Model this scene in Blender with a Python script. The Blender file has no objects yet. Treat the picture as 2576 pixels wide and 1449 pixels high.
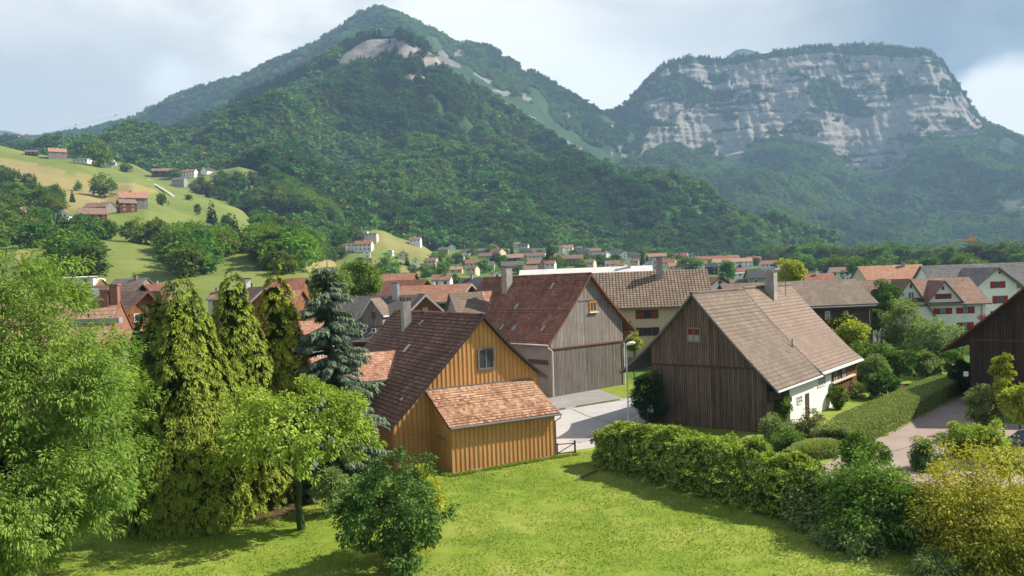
import bpy, math, random
import numpy as np
from mathutils import Matrix, Vector
random.seed(7); RNG = np.random.default_rng(7)
R_ = math.radians
scn = bpy.context.scene
COL = scn.collection
# ---------------------------------------------------------------- camera
FPX, PIT, ROL, V0, CH = 1924.1, .0325, .0368, 766.4, 11.5      # focal length in units of a 2576 wide frame, pitch, roll
cp, sp, cr, sr = math.cos(PIT), math.sin(PIT), math.cos(ROL), math.sin(ROL)
cd = bpy.data.cameras.new('camera'); cam = bpy.data.objects.new('camera', cd); COL.objects.link(cam)
cd.sensor_width = 36; cd.lens = 36*FPX/2576; cd.shift_y = (V0-724.5)/2576
cd.clip_start = .5; cd.clip_end = 20000
Rr, Uu, Ff = Vector((1, 0, 0)), Vector((0, sp, cp)), Vector((0, cp, -sp))
xa = Rr*cr-Uu*sr; ya = Rr*sr+Uu*cr; za = -Ff
cam.matrix_world = Matrix(((xa.x, ya.x, za.x, 0), (xa.y, ya.y, za.y, 0), (xa.z, ya.z, za.z, CH), (0, 0, 0, 1)))
scn.camera = cam
def ray(u, v):
    du, dv = u-1288, v-V0
    a = (du*cr-dv*sr)/FPX; z = -(dv*cr+du*sr)/FPX
    Y = cp+z*sp; Z = -sp+z*cp
    return np.array([a/Y, 1.0, Z/Y])
def at(u, v, Y): return np.array([0, 0, CH])+ray(u, v)*Y
def gp(u, v, z=0.0):
    d = ray(u, v); t = (z-CH)/d[2]; return np.array([0, 0, CH])+d*t
def proj(X, Y, Z):
    Z = Z-CH; yc = Y*cp-Z*sp; zc = Y*sp+Z*cp
    a = FPX*X/yc; b = -FPX*zc/yc
    return 1288+a*cr+b*sr, V0+b*cr-a*sr
# ---------------------------------------------------------------- light
EXPO = 1.0
HAZE = .000125
SUN_EL, SUN_AZ = R_(43), R_(79)
sd = Vector((math.sin(SUN_AZ)*math.cos(SUN_EL), math.cos(SUN_AZ)*math.cos(SUN_EL), math.sin(SUN_EL)))
sl = bpy.data.lights.new('sun', 'SUN'); sl.energy = 5.0; sl.angle = R_(.55); sl.color = (1, .93, .80)
so = bpy.data.objects.new('sun', sl); COL.objects.link(so)
so.rotation_euler = (-sd).to_track_quat('-Z', 'Y').to_euler(); so.location = (60, 20, 80)
scn.view_settings.view_transform = 'Standard'; scn.view_settings.look = 'None'
scn.view_settings.exposure = EXPO; scn.view_settings.gamma = 1
W = bpy.data.worlds.new('World'); scn.world = W; W.use_nodes = True

class NT:
    """small helper round a node tree"""
    def __init__(s, tree): s.t = tree; s.n = tree.nodes; s.l = tree.links
    def node(s, ty, ins=None, **kw):
        n = s.n.new(ty)
        for k, v in kw.items(): setattr(n, k, v)
        for k, v in (ins or {}).items(): s.set(n.inputs[k], v)
        return n
    def set(s, sock, v):
        if isinstance(v, bpy.types.NodeSocket): s.l.new(v, sock)
        elif isinstance(v, bpy.types.Node): s.l.new(v.outputs[0], sock)
        else:
            if isinstance(v, (tuple, list)) and len(v) == 3 and sock.type == 'RGBA': v = (*v, 1)
            sock.default_value = v
    def m(s, op, a, b=0.0, c=None, clamp=False):
        n = s.n.new('ShaderNodeMath'); n.operation = op; n.use_clamp = clamp
        s.set(n.inputs[0], a); s.set(n.inputs[1], b)
        if c is not None: s.set(n.inputs[2], c)
        return n.outputs[0]
    def vm(s, op, a, b=(0, 0, 0)):
        n = s.n.new('ShaderNodeVectorMath'); n.operation = op
        s.set(n.inputs[0], a); s.set(n.inputs[1], b)
        return n.outputs['Value'] if op in ('DOT_PRODUCT', 'LENGTH', 'DISTANCE') else n.outputs[0]
    def mix(s, f, a, b, blend='MIX'):
        n = s.n.new('ShaderNodeMix'); n.data_type = 'RGBA'; n.blend_type = blend
        s.set(n.inputs[0], f); s.set(n.inputs[6], a); s.set(n.inputs[7], b); return n.outputs[2]
    def noise(s, vec, scale, detail=3, rough=.55, dist=0.0, out=0):
        n = s.node('ShaderNodeTexNoise', {'Scale': scale, 'Detail': detail, 'Roughness': rough, 'Distortion': dist})
        if vec is not None: s.l.new(vec, n.inputs['Vector'])
        return n.outputs[out]
    def ramp(s, f, lo, hi, smooth=True):
        n = s.n.new('ShaderNodeMapRange'); n.interpolation_type = 'SMOOTHSTEP' if smooth else 'LINEAR'
        s.set(n.inputs[0], f); s.set(n.inputs[1], lo); s.set(n.inputs[2], hi); return n.outputs[0]
    def scale(s, vec, sc):
        n = s.n.new('ShaderNodeMapping'); s.l.new(vec, n.inputs[0]); n.inputs['Scale'].default_value = sc; return n.outputs[0]

w = NT(W.node_tree); bgn = w.n['Background']
sky = w.node('ShaderNodeTexSky', sky_type='NISHITA', sun_disc=False, sun_elevation=SUN_EL, sun_rotation=SUN_AZ)
tc = w.node('ShaderNodeTexCoord').outputs['Generated']
def dirmask(u, v, r0, r1, stretch=(1, 1, 1)):
    d = ray(u, v); d = d/np.linalg.norm(d)
    dv = w.vm('MULTIPLY', w.vm('SUBTRACT', tc, tuple(d)), stretch)
    dv = w.vm('ADD', dv, w.vm('MULTIPLY', w.vm('SUBTRACT', warp, (.5, .5, .5)), (.16, .16, .12)))
    return w.ramp(w.vm('LENGTH', dv), r1, r0)
warp = w.noise(tc, 3.2, 5, .6, out=1)
K = .1                                                      # background strength; cloud colours are divided by it
def cc(r, g, b): f = 1/(K*2**EXPO); return (r*f, g*f, b*f)
n1 = w.noise(w.scale(tc, (1, 1, 2.6)), 2.4, 6, .55, .4)
n2 = w.noise(w.scale(tc, (1, 1, 2.2)), 6.5, 5, .55, .3)
cl = w.mix(w.ramp(n1, .40, .58), cc(.84, .84, .82), cc(1.28, 1.24, 1.15))
cl = w.mix(w.m('MULTIPLY', dirmask(60, 300, .05, .34, (1, 1, 1.5)), .85), cl, cc(.66, .67, .66))
cl = w.mix(w.m('MULTIPLY', dirmask(440, 205, .012, .05, (1, 1, 1.3)), .6), cl, cc(1.2, 1.22, 1.2))
cl = w.mix(w.m('MULTIPLY', dirmask(1750, 60, .02, .2, (1, 1, 2.2)), .8), cl, cc(.70, .73, .76))
cl = w.mix(w.m('MULTIPLY', dirmask(2540, 70, .05, .36, (1, 1, 1.25)), .97), cl, cc(.19, .25, .31))
cl = w.mix(w.m('MULTIPLY', dirmask(1480, 210, .03, .12, (1, 1, 1.8)), .85), cl, cc(1.25, 1.27, 1.27))
cl = w.mix(w.m('MULTIPLY', dirmask(2560, 290, .05, .085, (1, 1, 1.3)), .97), cl, cc(1.25, 1.22, 1.12))
cl = w.mix(w.m('MULTIPLY', w.ramp(n2, .45, .75), .16), cl, cc(1.4, 1.4, 1.38))
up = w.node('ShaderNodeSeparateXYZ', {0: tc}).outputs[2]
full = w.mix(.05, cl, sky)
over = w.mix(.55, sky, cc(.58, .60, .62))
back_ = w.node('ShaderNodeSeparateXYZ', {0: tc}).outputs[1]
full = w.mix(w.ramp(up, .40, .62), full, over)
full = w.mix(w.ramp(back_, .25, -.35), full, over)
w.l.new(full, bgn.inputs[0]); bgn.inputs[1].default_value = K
# ---------------------------------------------------------------- helpers for objects
def tag(o, label=None, cat=None, group=None, kind=None):
    for k, v in (('label', label), ('category', cat), ('group', group), ('kind', kind)):
        if v: o[k] = v
    return o
def empty(name, loc=(0, 0, 0), rz=0.0, label=None, cat=None, group=None):
    o = bpy.data.objects.new(name, None); COL.objects.link(o); o.empty_display_size = .3
    o.location = loc; o.rotation_euler = (0, 0, rz); return tag(o, label, cat, group)
class MB:
    def __init__(s): s.v = []; s.f = []; s.uv = []; s.mi = []
    def face(s, pts, uvs=None, mi=0):
        b = len(s.v); s.v += [tuple(map(float, p)) for p in pts]; s.f.append(tuple(range(b, b+len(pts))))
        if uvs is None:
            p = np.array([q for q in pts], float); e = p[1]-p[0]; n = np.cross(p[1]-p[0], p[2]-p[0])
            ax = int(np.argmax(np.abs(n)))
            i, j = {0: (1, 2), 1: (0, 2), 2: (0, 1)}[ax]
            uvs = [(q[i], q[j]) for q in p]
        s.uv += [tuple(map(float, q)) for q in uvs]; s.mi.append(mi)
    def box(s, x0, x1, y0, y1, z0, z1, mi=0):
        A = [(x0, y0), (x1, y0), (x1, y1), (x0, y1)]
        for i in range(4):
            (a, b), (c, d) = A[i], A[(i+1) % 4]
            s.face([(a, b, z0), (c, d, z0), (c, d, z1), (a, b, z1)], mi=mi)
        s.face([(*A[0], z1), (*A[1], z1), (*A[2], z1), (*A[3], z1)], mi=mi)
        s.face([(*A[3], z0), (*A[2], z0), (*A[1], z0), (*A[0], z0)], mi=mi)
    def bar(s, p, q, w, h=None, mi=0):
        """square bar from p to q"""
        s.tube([p, q], [w/2*1.3]*2, 4, mi)
    def tube(s, pts, rad, n=8, mi=0):
        pts = [np.array(p, float) for p in pts]; rings = []
        for i, p in enumerate(pts):
            d = pts[min(i+1, len(pts)-1)]-pts[max(i-1, 0)]; d /= np.linalg.norm(d)+1e-9
            a = np.cross(d, (0, 0, 1.)) if abs(d[2]) < .95 else np.cross(d, (1., 0, 0)); a /= np.linalg.norm(a); b = np.cross(d, a)
            rings.append([p+rad[i]*(a*math.cos(t)+b*math.sin(t)) for t in [2*math.pi*(k+.5)/n for k in range(n)]])
        for i in range(len(rings)-1):
            for k in range(n):
                k2 = (k+1) % n
                s.face([rings[i][k], rings[i][k2], rings[i+1][k2], rings[i+1][k]], [(k/n, i), ((k+1)/n, i), ((k+1)/n, i+1), (k/n, i+1)], mi)
        s.face(rings[0][::-1], [(0, 0)]*n, mi); s.face(rings[-1], [(0, 0)]*n, mi)
    def build(s, name, mats, parent=None, smooth=False, **tg):
        me = bpy.data.meshes.new(name); me.from_pydata(s.v, [], s.f); me.update()
        ul = me.uv_layers.new(name='UVMap'); ul.data.foreach_set('uv', np.array(s.uv, np.float32).ravel())
        for m in (mats if isinstance(mats, (list, tuple)) else [mats]): me.materials.append(m)
        me.polygons.foreach_set('material_index', s.mi)
        if smooth: me.polygons.foreach_set('use_smooth', [True]*len(s.f))
        o = bpy.data.objects.new(name, me); COL.objects.link(o)
        if parent: o.parent = parent
        return tag(o, **tg)
def np_mesh(name, V, Fq, attrs=None, mats=(), smooth=False, uv=None):
    me = bpy.data.meshes.new(name); k = Fq.shape[1]
    me.vertices.add(len(V)); me.vertices.foreach_set('co', np.asarray(V, np.float32).ravel())
    me.loops.add(Fq.size); me.loops.foreach_set('vertex_index', Fq.ravel().astype(np.int32))
    me.polygons.add(len(Fq)); me.polygons.foreach_set('loop_start', (np.arange(len(Fq))*k).astype(np.int32))
    me.polygons.foreach_set('loop_total', np.full(len(Fq), k, np.int32))
    if smooth: me.polygons.foreach_set('use_smooth', np.ones(len(Fq), bool))
    me.update(calc_edges=True)
    for n, a in (attrs or {}).items():
        at_ = me.attributes.new(n, 'FLOAT', 'POINT'); at_.data.foreach_set('value', np.asarray(a, np.float32))
    for m in mats: me.materials.append(m)
    return me
def link(name, me, parent=None, **tg):
    o = bpy.data.objects.new(name, me); COL.objects.link(o)
    if parent: o.parent = parent
    return tag(o, **tg)
# value noise
_T = RNG.random((256, 256))
def vnoise(x, y):
    x = np.asarray(x, float); y = np.asarray(y, float)
    xi = np.floor(x).astype(int); yi = np.floor(y).astype(int); fx = x-xi; fy = y-yi
    fx = fx*fx*(3-2*fx); fy = fy*fy*(3-2*fy)
    g = lambda i, j: _T[i & 255, j & 255]
    return (g(xi, yi)*(1-fx)+g(xi+1, yi)*fx)*(1-fy)+(g(xi, yi+1)*(1-fx)+g(xi+1, yi+1)*fx)*fy
def fbm(x, y, o=4):
    s = 0; a = .5; t = 0
    for i in range(o): s = s+a*vnoise(x*2**i+17*i, y*2**i+31*i); t += a; a *= .5
    return s/t
# ---------------------------------------------------------------- materials
def newmat(name):
    m = bpy.data.materials.new(name); m.use_nodes = True; t = NT(m.node_tree); return m, t, t.n['Principled BSDF']
def wear(t, vec, col, amt=.25, sc=1.5):
    n = t.noise(vec, sc, 5, .6); return t.mix(t.m('MULTIPLY', t.ramp(n, .3, .75), amt), col, t.mix(1, col, (.45, .42, .4), 'MULTIPLY'))
def plain(name, col, rough=.7, amt=.3, sc=2.0, metal=0.0, spec=.3):
    m, t, b = newmat(name); co = t.node('ShaderNodeTexCoord').outputs['Object']
    t.set(b.inputs['Base Color'], wear(t, co, col, amt, sc)); b.inputs['Roughness'].default_value = rough
    b.inputs['Metallic'].default_value = metal; b.inputs['Specular IOR Level'].default_value = spec
    return m
def boards(name, ca, cb, bw=.18, gap=.08, streak=.6, horiz=False, gapcol=.25, rough=.75):
    m, t, b = newmat(name); uv = t.node('ShaderNodeTexCoord').outputs['UV']
    s = t.node('ShaderNodeSeparateXYZ', {0: uv}); U, V = (s.outputs[1], s.outputs[0]) if horiz else (s.outputs[0], s.outputs[1])
    k = t.m('DIVIDE', U, bw); fl = t.m('FLOOR', k); fr = t.m('FRACT', k)
    wn = t.node('ShaderNodeTexWhiteNoise', {'Vector': t.node('ShaderNodeCombineXYZ', {0: fl}).outputs[0]}, noise_dimensions='3D').outputs[0]
    vec = t.node('ShaderNodeCombineXYZ', {0: t.m('MULTIPLY', U, 14), 1: t.m('MULTIPLY', V, .7), 2: t.m('MULTIPLY', wn, 9)}).outputs[0]
    st = t.noise(vec, 1.0, 5, .65)
    big = t.noise(t.node('ShaderNodeCombineXYZ', {0: U, 1: V}).outputs[0], .45, 4, .6)
    f = t.m('ADD', t.m('MULTIPLY', wn, 1-streak), t.m('MULTIPLY', t.ramp(st, .3, .7), streak))
    c = t.mix(f, ca, cb)
    c = t.mix(t.m('MULTIPLY', t.ramp(big, .35, .7), .35), c, t.mix(1, c, (.55, .5, .48), 'MULTIPLY'))
    g = t.m('LESS_THAN', fr, gap)
    c = t.mix(g, c, t.mix(1, c, (gapcol,)*3, 'MULTIPLY'))
    t.set(b.inputs['Base Color'], c); b.inputs['Roughness'].default_value = rough; b.inputs['Specular IOR Level'].default_value = .2
    h = t.m('ADD', t.m('MULTIPLY', g, -1.0), t.m('MULTIPLY', st, .35))
    bp = t.node('ShaderNodeBump', {'Height': h, 'Strength': .6, 'Distance': .02}); t.l.new(bp.outputs[0], b.inputs['Normal'])
    return m
def tiles(name, cols, tw=.18, rh=.32, line=.75, stag=.5,  rough=.85, stain=(.05, .035, .03), stamt=.5, grid=.5, moss=.0, stsc=.35):
    """cols: three tile colours"""
    m, t, b = newmat(name); uv = t.node('ShaderNodeTexCoord').outputs['UV']
    s = t.node('ShaderNodeSeparateXYZ', {0: uv}); U, V = s.outputs[0], s.outputs[1]
    kv = t.m('DIVIDE', V, rh); fv = t.m('FLOOR', kv); frv = t.m('FRACT', kv)
    ku = t.m('ADD', t.m('DIVIDE', U, tw), t.m('MULTIPLY', t.m('MODULO', fv, 2), stag)); fu = t.m('FLOOR', ku); fru = t.m('FRACT', ku)
    wn = t.node('ShaderNodeTexWhiteNoise', {'Vector': t.node('ShaderNodeCombineXYZ', {0: fu, 1: fv}).outputs[0]}, noise_dimensions='3D').outputs[0]
    vec = t.node('ShaderNodeCombineXYZ', {0: U, 1: t.m('MULTIPLY', V, .45)}).outputs[0]
    pt = t.noise(vec, .55, 4, .6)
    f = t.m('ADD', t.m('MULTIPLY', wn, .6), t.m('MULTIPLY', t.ramp(pt, .3, .7), .4))
    c = t.mix(t.ramp(f, .1, .55, False), cols[0], cols[1]); c = t.mix(t.ramp(f, .55, .95, False), c, cols[2])
    stn = t.noise(vec, stsc, 5, .65, .5)
    c = t.mix(t.m('MULTIPLY', t.ramp(stn, .42, .68), stamt), c, stain)
    ln = t.noise(t.node('ShaderNodeCombineXYZ', {0: U, 1: V}).outputs[0], 3.0, 3, .7)
    c = t.mix(t.m('MULTIPLY', t.ramp(ln, .6, .8), .35), c, (.34, .31, .25))
    gw = .3 if stag == 0 else .14; e = t.m('MAXIMUM', t.m('LESS_THAN', frv, .3 if stag == 0 else .13), t.m('MULTIPLY', t.m('LESS_THAN', fru, gw), grid))
    c = t.mix(t.m('MULTIPLY', e, line), c, t.mix(1, c, (.25, .22, .2), 'MULTIPLY'))
    t.set(b.inputs['Base Color'], c); b.inputs['Roughness'].default_value = rough; b.inputs['Specular IOR Level'].default_value = .2
    h = t.m('SUBTRACT', t.m('MULTIPLY', wn, .4), e)
    bp = t.node('ShaderNodeBump', {'Height': h, 'Strength': .7, 'Distance': .03}); t.l.new(bp.outputs[0], b.inputs['Normal'])
    return m
def leafmat(name, dark, light, trans=.35, rnd=.25, hazy=None):
    m, t, b = newmat(name)
    ti = t.node('ShaderNodeAttribute', attribute_name='tint').outputs['Fac']
    oi = t.node('ShaderNodeObjectInfo').outputs['Random']
    c = t.mix(ti, dark, light)
    hs = t.node('ShaderNodeHueSaturation', {'Color': c, 'Hue': t.m('ADD', .5, t.m('MULTIPLY', t.m('SUBTRACT', oi, .5), .06*rnd/.25)), 'Value': t.m('ADD', 1-rnd, t.m('MULTIPLY', oi, 2*rnd))}).outputs[0]
    t.set(b.inputs['Base Color'], hs); b.inputs['Roughness'].default_value = .75; b.inputs['Specular IOR Level'].default_value = .06
    tr = t.node('ShaderNodeBsdfTranslucent', {'Color': t.mix(1, hs, (1.0, 1.1, .45), 'MULTIPLY')})
    mx = t.node('ShaderNodeMixShader', {0: trans}); t.l.new(b.outputs[0], mx.inputs[1]); t.l.new(tr.outputs[0], mx.inputs[2])
    t.l.new(mx.outputs[0], t.n['Material Output'].inputs[0]); return m
def glassmat(name, col=(.05, .06, .07)):
    m, t, b = newmat(name); t.set(b.inputs['Base Color'], wear(t, t.node('ShaderNodeTexCoord').outputs['Object'], col, .5, 1.2))
    b.inputs['Roughness'].default_value = .12; b.inputs['Specular IOR Level'].default_value = .35; return m

M = {}
M['yellow'] = boards('amber board cladding', (.50, .245, .085), (.64, .36, .145), .28, .0, .7)
M['yellow_batten'] = boards('amber battens', (.42, .185, .055), (.54, .27, .09), .3, .0, .6)
M['greyboard'] = boards('weathered grey boards', (.16, .135, .12), (.42, .37, .335), .17, .24, .5, gapcol=.14)
M['greyboard_dark'] = boards('darker grey boards', (.10, .088, .08), (.27, .235, .21), .18, .24, .5, gapcol=.14)
M['palewall'] = boards('pale mauve grey cladding', (.30, .25, .22), (.34, .285, .25), .14, .07, .4, gapcol=.72)
M['brownboard'] = boards('dark brown old boards', (.06, .043, .036), (.25, .185, .15), .18, .2, .5, gapcol=.2)
M['blackboard'] = boards('blackened brown boards', (.022, .016, .014), (.10, .066, .05), .2, .18, .5, gapcol=.3)
M['redboard'] = boards('reddish brown timber', (.10, .035, .015), (.19, .075, .03), .16, .12, .5)
M['orangeboard'] = boards('orange timber', (.19, .085, .035), (.30, .145, .06), .2, .12, .5)
M['darkhoriz'] = boards('dark horizontal boards', (.07, .05, .042), (.14, .10, .085), .2, .12, .5, True)
M['tile_dark'] = tiles('old dark red roof tiles', [(.13, .062, .042), (.21, .105, .07), (.33, .185, .125)], .19, .30, stain=(.06, .038, .03), stamt=.5)
M['tile_barn'] = tiles('brown red roof tiles', [(.17, .07, .045), (.27, .12, .078), (.42, .22, .15)], .2, .28, stain=(.085, .05, .042), stamt=.5, stsc=.22)
M['tile_shed'] = tiles('mottled orange roof tiles', [(.17, .07, .04), (.42, .25, .15), (.58, .43, .29)], .17, .24, stain=(.20, .06, .045), stamt=.65, stsc=.5)
M['tile_wing'] = tiles('orange roof tiles', [(.24, .11, .07), (.38, .20, .13), (.52, .33, .23)], .18, .26, stain=(.2, .1, .07), stamt=.3)
M['tile_brown'] = tiles('brown interlocking tiles', [(.135, .102, .08), (.175, .135, .105), (.22, .17, .135)], .32, .36, .4, stain=(.12, .09, .07), stamt=.35, grid=.3)
M['tile_pink'] = tiles('newer pinkish brown tiles', [(.18, .13, .10), (.215, .158, .123), (.25, .188, .148)], .32, .36, .35, stain=(.21, .145, .115), stamt=.3, grid=.25)
M['tile_check'] = tiles('brown pan tiles', [(.22, .165, .12), (.29, .22, .16), (.36, .275, .2)], .40, .40, 1.0, 0.0, stain=(.15, .11, .085), stamt=.2, grid=1.0)
M['tile_mid'] = tiles('mid brown tiles', [(.18, .11, .08), (.24, .15, .11), (.30, .2, .15)], .34, .4, stamt=.3, stain=(.12, .08, .06), grid=.5)
M['tile_grey'] = tiles('grey roof tiles', [(.095, .092, .092), (.13, .125, .122), (.17, .16, .155)], .36, .42, stain=(.07, .066, .065), stamt=.3, grid=.4)
M['tile_red'] = tiles('red clay roof', [(.21, .085, .058), (.28, .12, .08), (.34, .165, .115)], .36, .45, stain=(.2, .07, .045), stamt=.3, grid=.3)
M['tile_orange'] = tiles('orange clay roof', [(.30, .145, .09), (.37, .19, .12), (.43, .25, .17)], .36, .45, stain=(.3, .12, .07), stamt=.3, grid=.3)
M['tile_slate'] = tiles('dark slate roof', [(.045, .047, .055), (.06, .062, .07), (.085, .085, .09)], .3, .35, stain=(.04, .04, .045), stamt=.3, grid=.2)
M['tile_tan'] = tiles('tan brown roof', [(.30, .17, .11), (.38, .23, .15), (.44, .30, .21)], .34, .4, stamt=.25, stain=(.24, .16, .11), grid=.3)
M['tin'] = plain('pale corrugated roof', (.62, .60, .56), .6, .35, .8)
M['metal'] = plain('galvanised metal', (.34, .35, .36), .4, .3, 3, .6, .5)
M['white'] = plain('white render', (.78, .77, .74), .8, .18, .7)
M['cream'] = plain('cream render', (.66, .57, .38), .8, .18, .6)
M['beige'] = plain('beige render', (.58, .50, .40), .8, .2, .6)
M['greyrender'] = plain('grey render', (.30, .29, .27), .85, .25, .6)
M['concrete'] = plain('chimney concrete', (.36, .34, .30), .9, .6, 1.8)
M['brick'] = plain('brown brick', (.26, .13, .09), .9, .4, 3)
M['trimdark'] = plain('dark painted trim', (.045, .035, .03), .6, .3, 2)
M['trimgrey'] = plain('grey trim', (.16, .165, .17), .6, .3, 2)
M['trimwhite'] = plain('white painted trim', (.75, .74, .70), .6, .2, 3)
M['trimwood'] = plain('brown trim', (.17, .075, .035), .7, .4, 3)
M['trimamber'] = plain('amber wood trim', (.50, .25, .06), .6, .3, 3)
M['shutred'] = plain('red shutter paint', (.28, .02, .02), .6, .2, 3)
M['shutbrown'] = plain('brown shutter', (.20, .075, .025), .7, .3, 3)
M['shutdark'] = plain('dark brown shutter', (.065, .04, .028), .7, .3, 3)
M['glass'] = glassmat('window glass')
M['curtain'] = glassmat('curtained glass', (.30, .32, .32))
M['bark'] = plain('bark', (.11, .08, .055), .95, .6, 5)
M['bark_ivy'] = plain('ivy bark', (.045, .075, .02), .9, .6, 6)
M['lamp_white'] = plain('lamp housing', (.8, .8, .78), .4, .1, 3)
M['steel'] = plain('lamp post steel', (.45, .50, .52), .45, .2, 4, .3, .5)
# ---------------------------------------------------------------- terrain
def smooth(x): x = np.clip(x, 0, 1); return x*x*(3-2*x)
def zg(X, Y):
    X = np.asarray(X, float); Y = np.asarray(Y, float); a = X/np.maximum(Y, 1)
    base = np.interp(Y, [0, 84, 150, 250, 400, 500, 600, 770, 1000, 3000, 9000], [0, 0, 2.5, 7, 10, 14, 22, 42, 56, 62, 62])
    wgt = np.interp(a, [-.9, -.02, .15, .3, .45, .9], [1, 1, .72, .5, .45, .4])
    return base*wgt
class Patch:
    def __init__(s, lines, low=0.0, back=(300, .55)):
        s.L = []
        for ln in lines:
            P = [(*ray(u, v), Y, u) for u, v, Y in ln]
            a = np.array([p[0] for p in P]); Y = np.array([p[3] for p in P]); Z = CH+np.array([p[2] for p in P])*Y
            o = np.argsort(a); s.L.append((a[o], Y[o], Z[o]))
        s.low = low
        if back:
            a, Y, Z = s.L[-1]; s.L.append((a, Y+back[0], Z*back[1] if back[1] <= 1 else Z-back[1]))
        s.amin = max(l[0][0] for l in s.L); s.amax = min(l[0][-1] for l in s.L)
        s.noise = None; s.step = None
    def ground(s, k=0, dz=-1.0):
        a, Y, Z = s.L[k]; aa = np.linspace(a[0], a[-1], 60); YY = np.interp(aa, a, Y); s.L[k] = (aa, YY, zg(aa*YY, YY)+dz+s.low)
    def fade(s, a0, a1, dz=-2.0):
        for k, (a, Y, Z) in enumerate(s.L):
            aa = np.unique(np.concatenate([a, np.linspace(a0, a1, 12)])); YY = np.interp(aa, a, Y); ZZ = np.interp(aa, a, Z); w = smooth((aa-a0)/(a1-a0)); s.L[k] = (aa, YY, ZZ*(1-w)+w*(zg(aa*YY, YY)+dz))
    def ev(s, a): return np.array([np.interp(a, l[0], l[1]) for l in s.L]), np.array([np.interp(a, l[0], l[2]) for l in s.L])
    def z(s, X, Y):
        a = X/Y
        if a < s.amin or a > s.amax: return -1e9
        Ys, Zs = s.ev(a)
        if Y < Ys[0] or Y > Ys[-1]: return -1e9
        return float(np.interp(Y, Ys, Zs))-s.low
    def mesh(s, name, mats, na, nt, amp=0.0, wl=250, amps=None, rock=None, ledge=0, attr=None, crest_keep=.25, **tg):
        """na columns, nt rows per segment"""
        A = np.linspace(s.amin, s.amax, na); Ys, Zs = s.ev(A); rows = []
        nseg = len(s.L)-1; T = []
        for k in range(nseg):
            n = nt[k] if isinstance(nt, (list, tuple)) else nt
            for i in range(n+(k == nseg-1)): T.append((k, i/n))
        X = np.zeros((len(T), na)); Y = X.copy(); Z = X.copy(); KK = np.array([k+f for k, f in T])
        for r, (k, f) in enumerate(T):
            Y[r] = Ys[k]*(1-f)+Ys[k+1]*f; Z[r] = Zs[k]*(1-f)+Zs[k+1]*f
        X = A[None]*Y
        # noise, dying out towards foot and crest so that the skyline stays where it is
        w = np.ones_like(KK); w = np.minimum(w, np.clip(KK*1.0, 0, 1)); dc = np.abs(KK-(nseg-1)); w = w*np.clip(crest_keep+dc*1.6, 0, 1)
        if amps is not None: w = w*np.interp(KK, range(len(amps)), amps)
        n = (1-np.abs(2*fbm(X/wl, Y/wl*.55, 4)-1)*2)+.0
        dz = amp*(n-.45)+amp*.5*(fbm(X/wl*3+9, Y/wl*3, 3)-.5)*2
        Z = Z+dz*w[:, None]-s.low
        if ledge:
            seg = ((KK > nseg-2) & (KK < nseg-1)).astype(float)[:, None]
            d = (1-np.abs(2*fbm(X/38, Z/170, 4)-1)*2-.4)*.85*ledge+(fbm(X/150, Z/13, 3)-.5)*1.1*ledge+(fbm(X/130+5, Z/260, 3)-.5)*3.5*ledge
            Yn = Y+d*seg; X = X*Yn/Y; Y = Yn
        s.X, s.Y, s.Z, s.KK = X, Y, Z, KK
        V = np.stack([X, Y, Z], -1).reshape(-1, 3)
        i = np.arange(len(T)-1)[:, None]*na+np.arange(na-1)[None]
        Fq = np.stack([i, i+1, i+na+1, i+na], -1).reshape(-1, 4)
        U_, V_ = proj_np(X, Y, Z)
        at_ = {}
        s.rock = np.zeros_like(X) if rock is None else rock(U_, V_, X, Y, Z, KK[:, None]+0*X)
        at_['rock'] = s.rock.ravel()
        if attr: at_['dry'] = attr(U_, V_, X, Y).ravel()
        me = np_mesh(name, V, Fq, at_, mats, smooth=True)
        return link(name, me, kind='structure', **tg)
def proj_np(X, Y, Z):
    Z = Z-CH; yc = Y*cp-Z*sp; zc = Y*sp+Z*cp
    a = FPX*X/yc; b = -FPX*zc/yc
    return 1288+a*cr+b*sr, V0+b*cr-a*sr
def inpoly(U, V, P):
    U = np.asarray(U, float); V = np.asarray(V, float); r = np.zeros(U.shape, bool); n = len(P)
    for i in range(n):
        (x1, y1), (x2, y2) = P[i], P[(i+1) % n]
        if y1 == y2: continue
        c = ((y1 > V) != (y2 > V)) & (U < (x2-x1)*(V-y1)/(y2-y1)+x1); r ^= c
    return r
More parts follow.
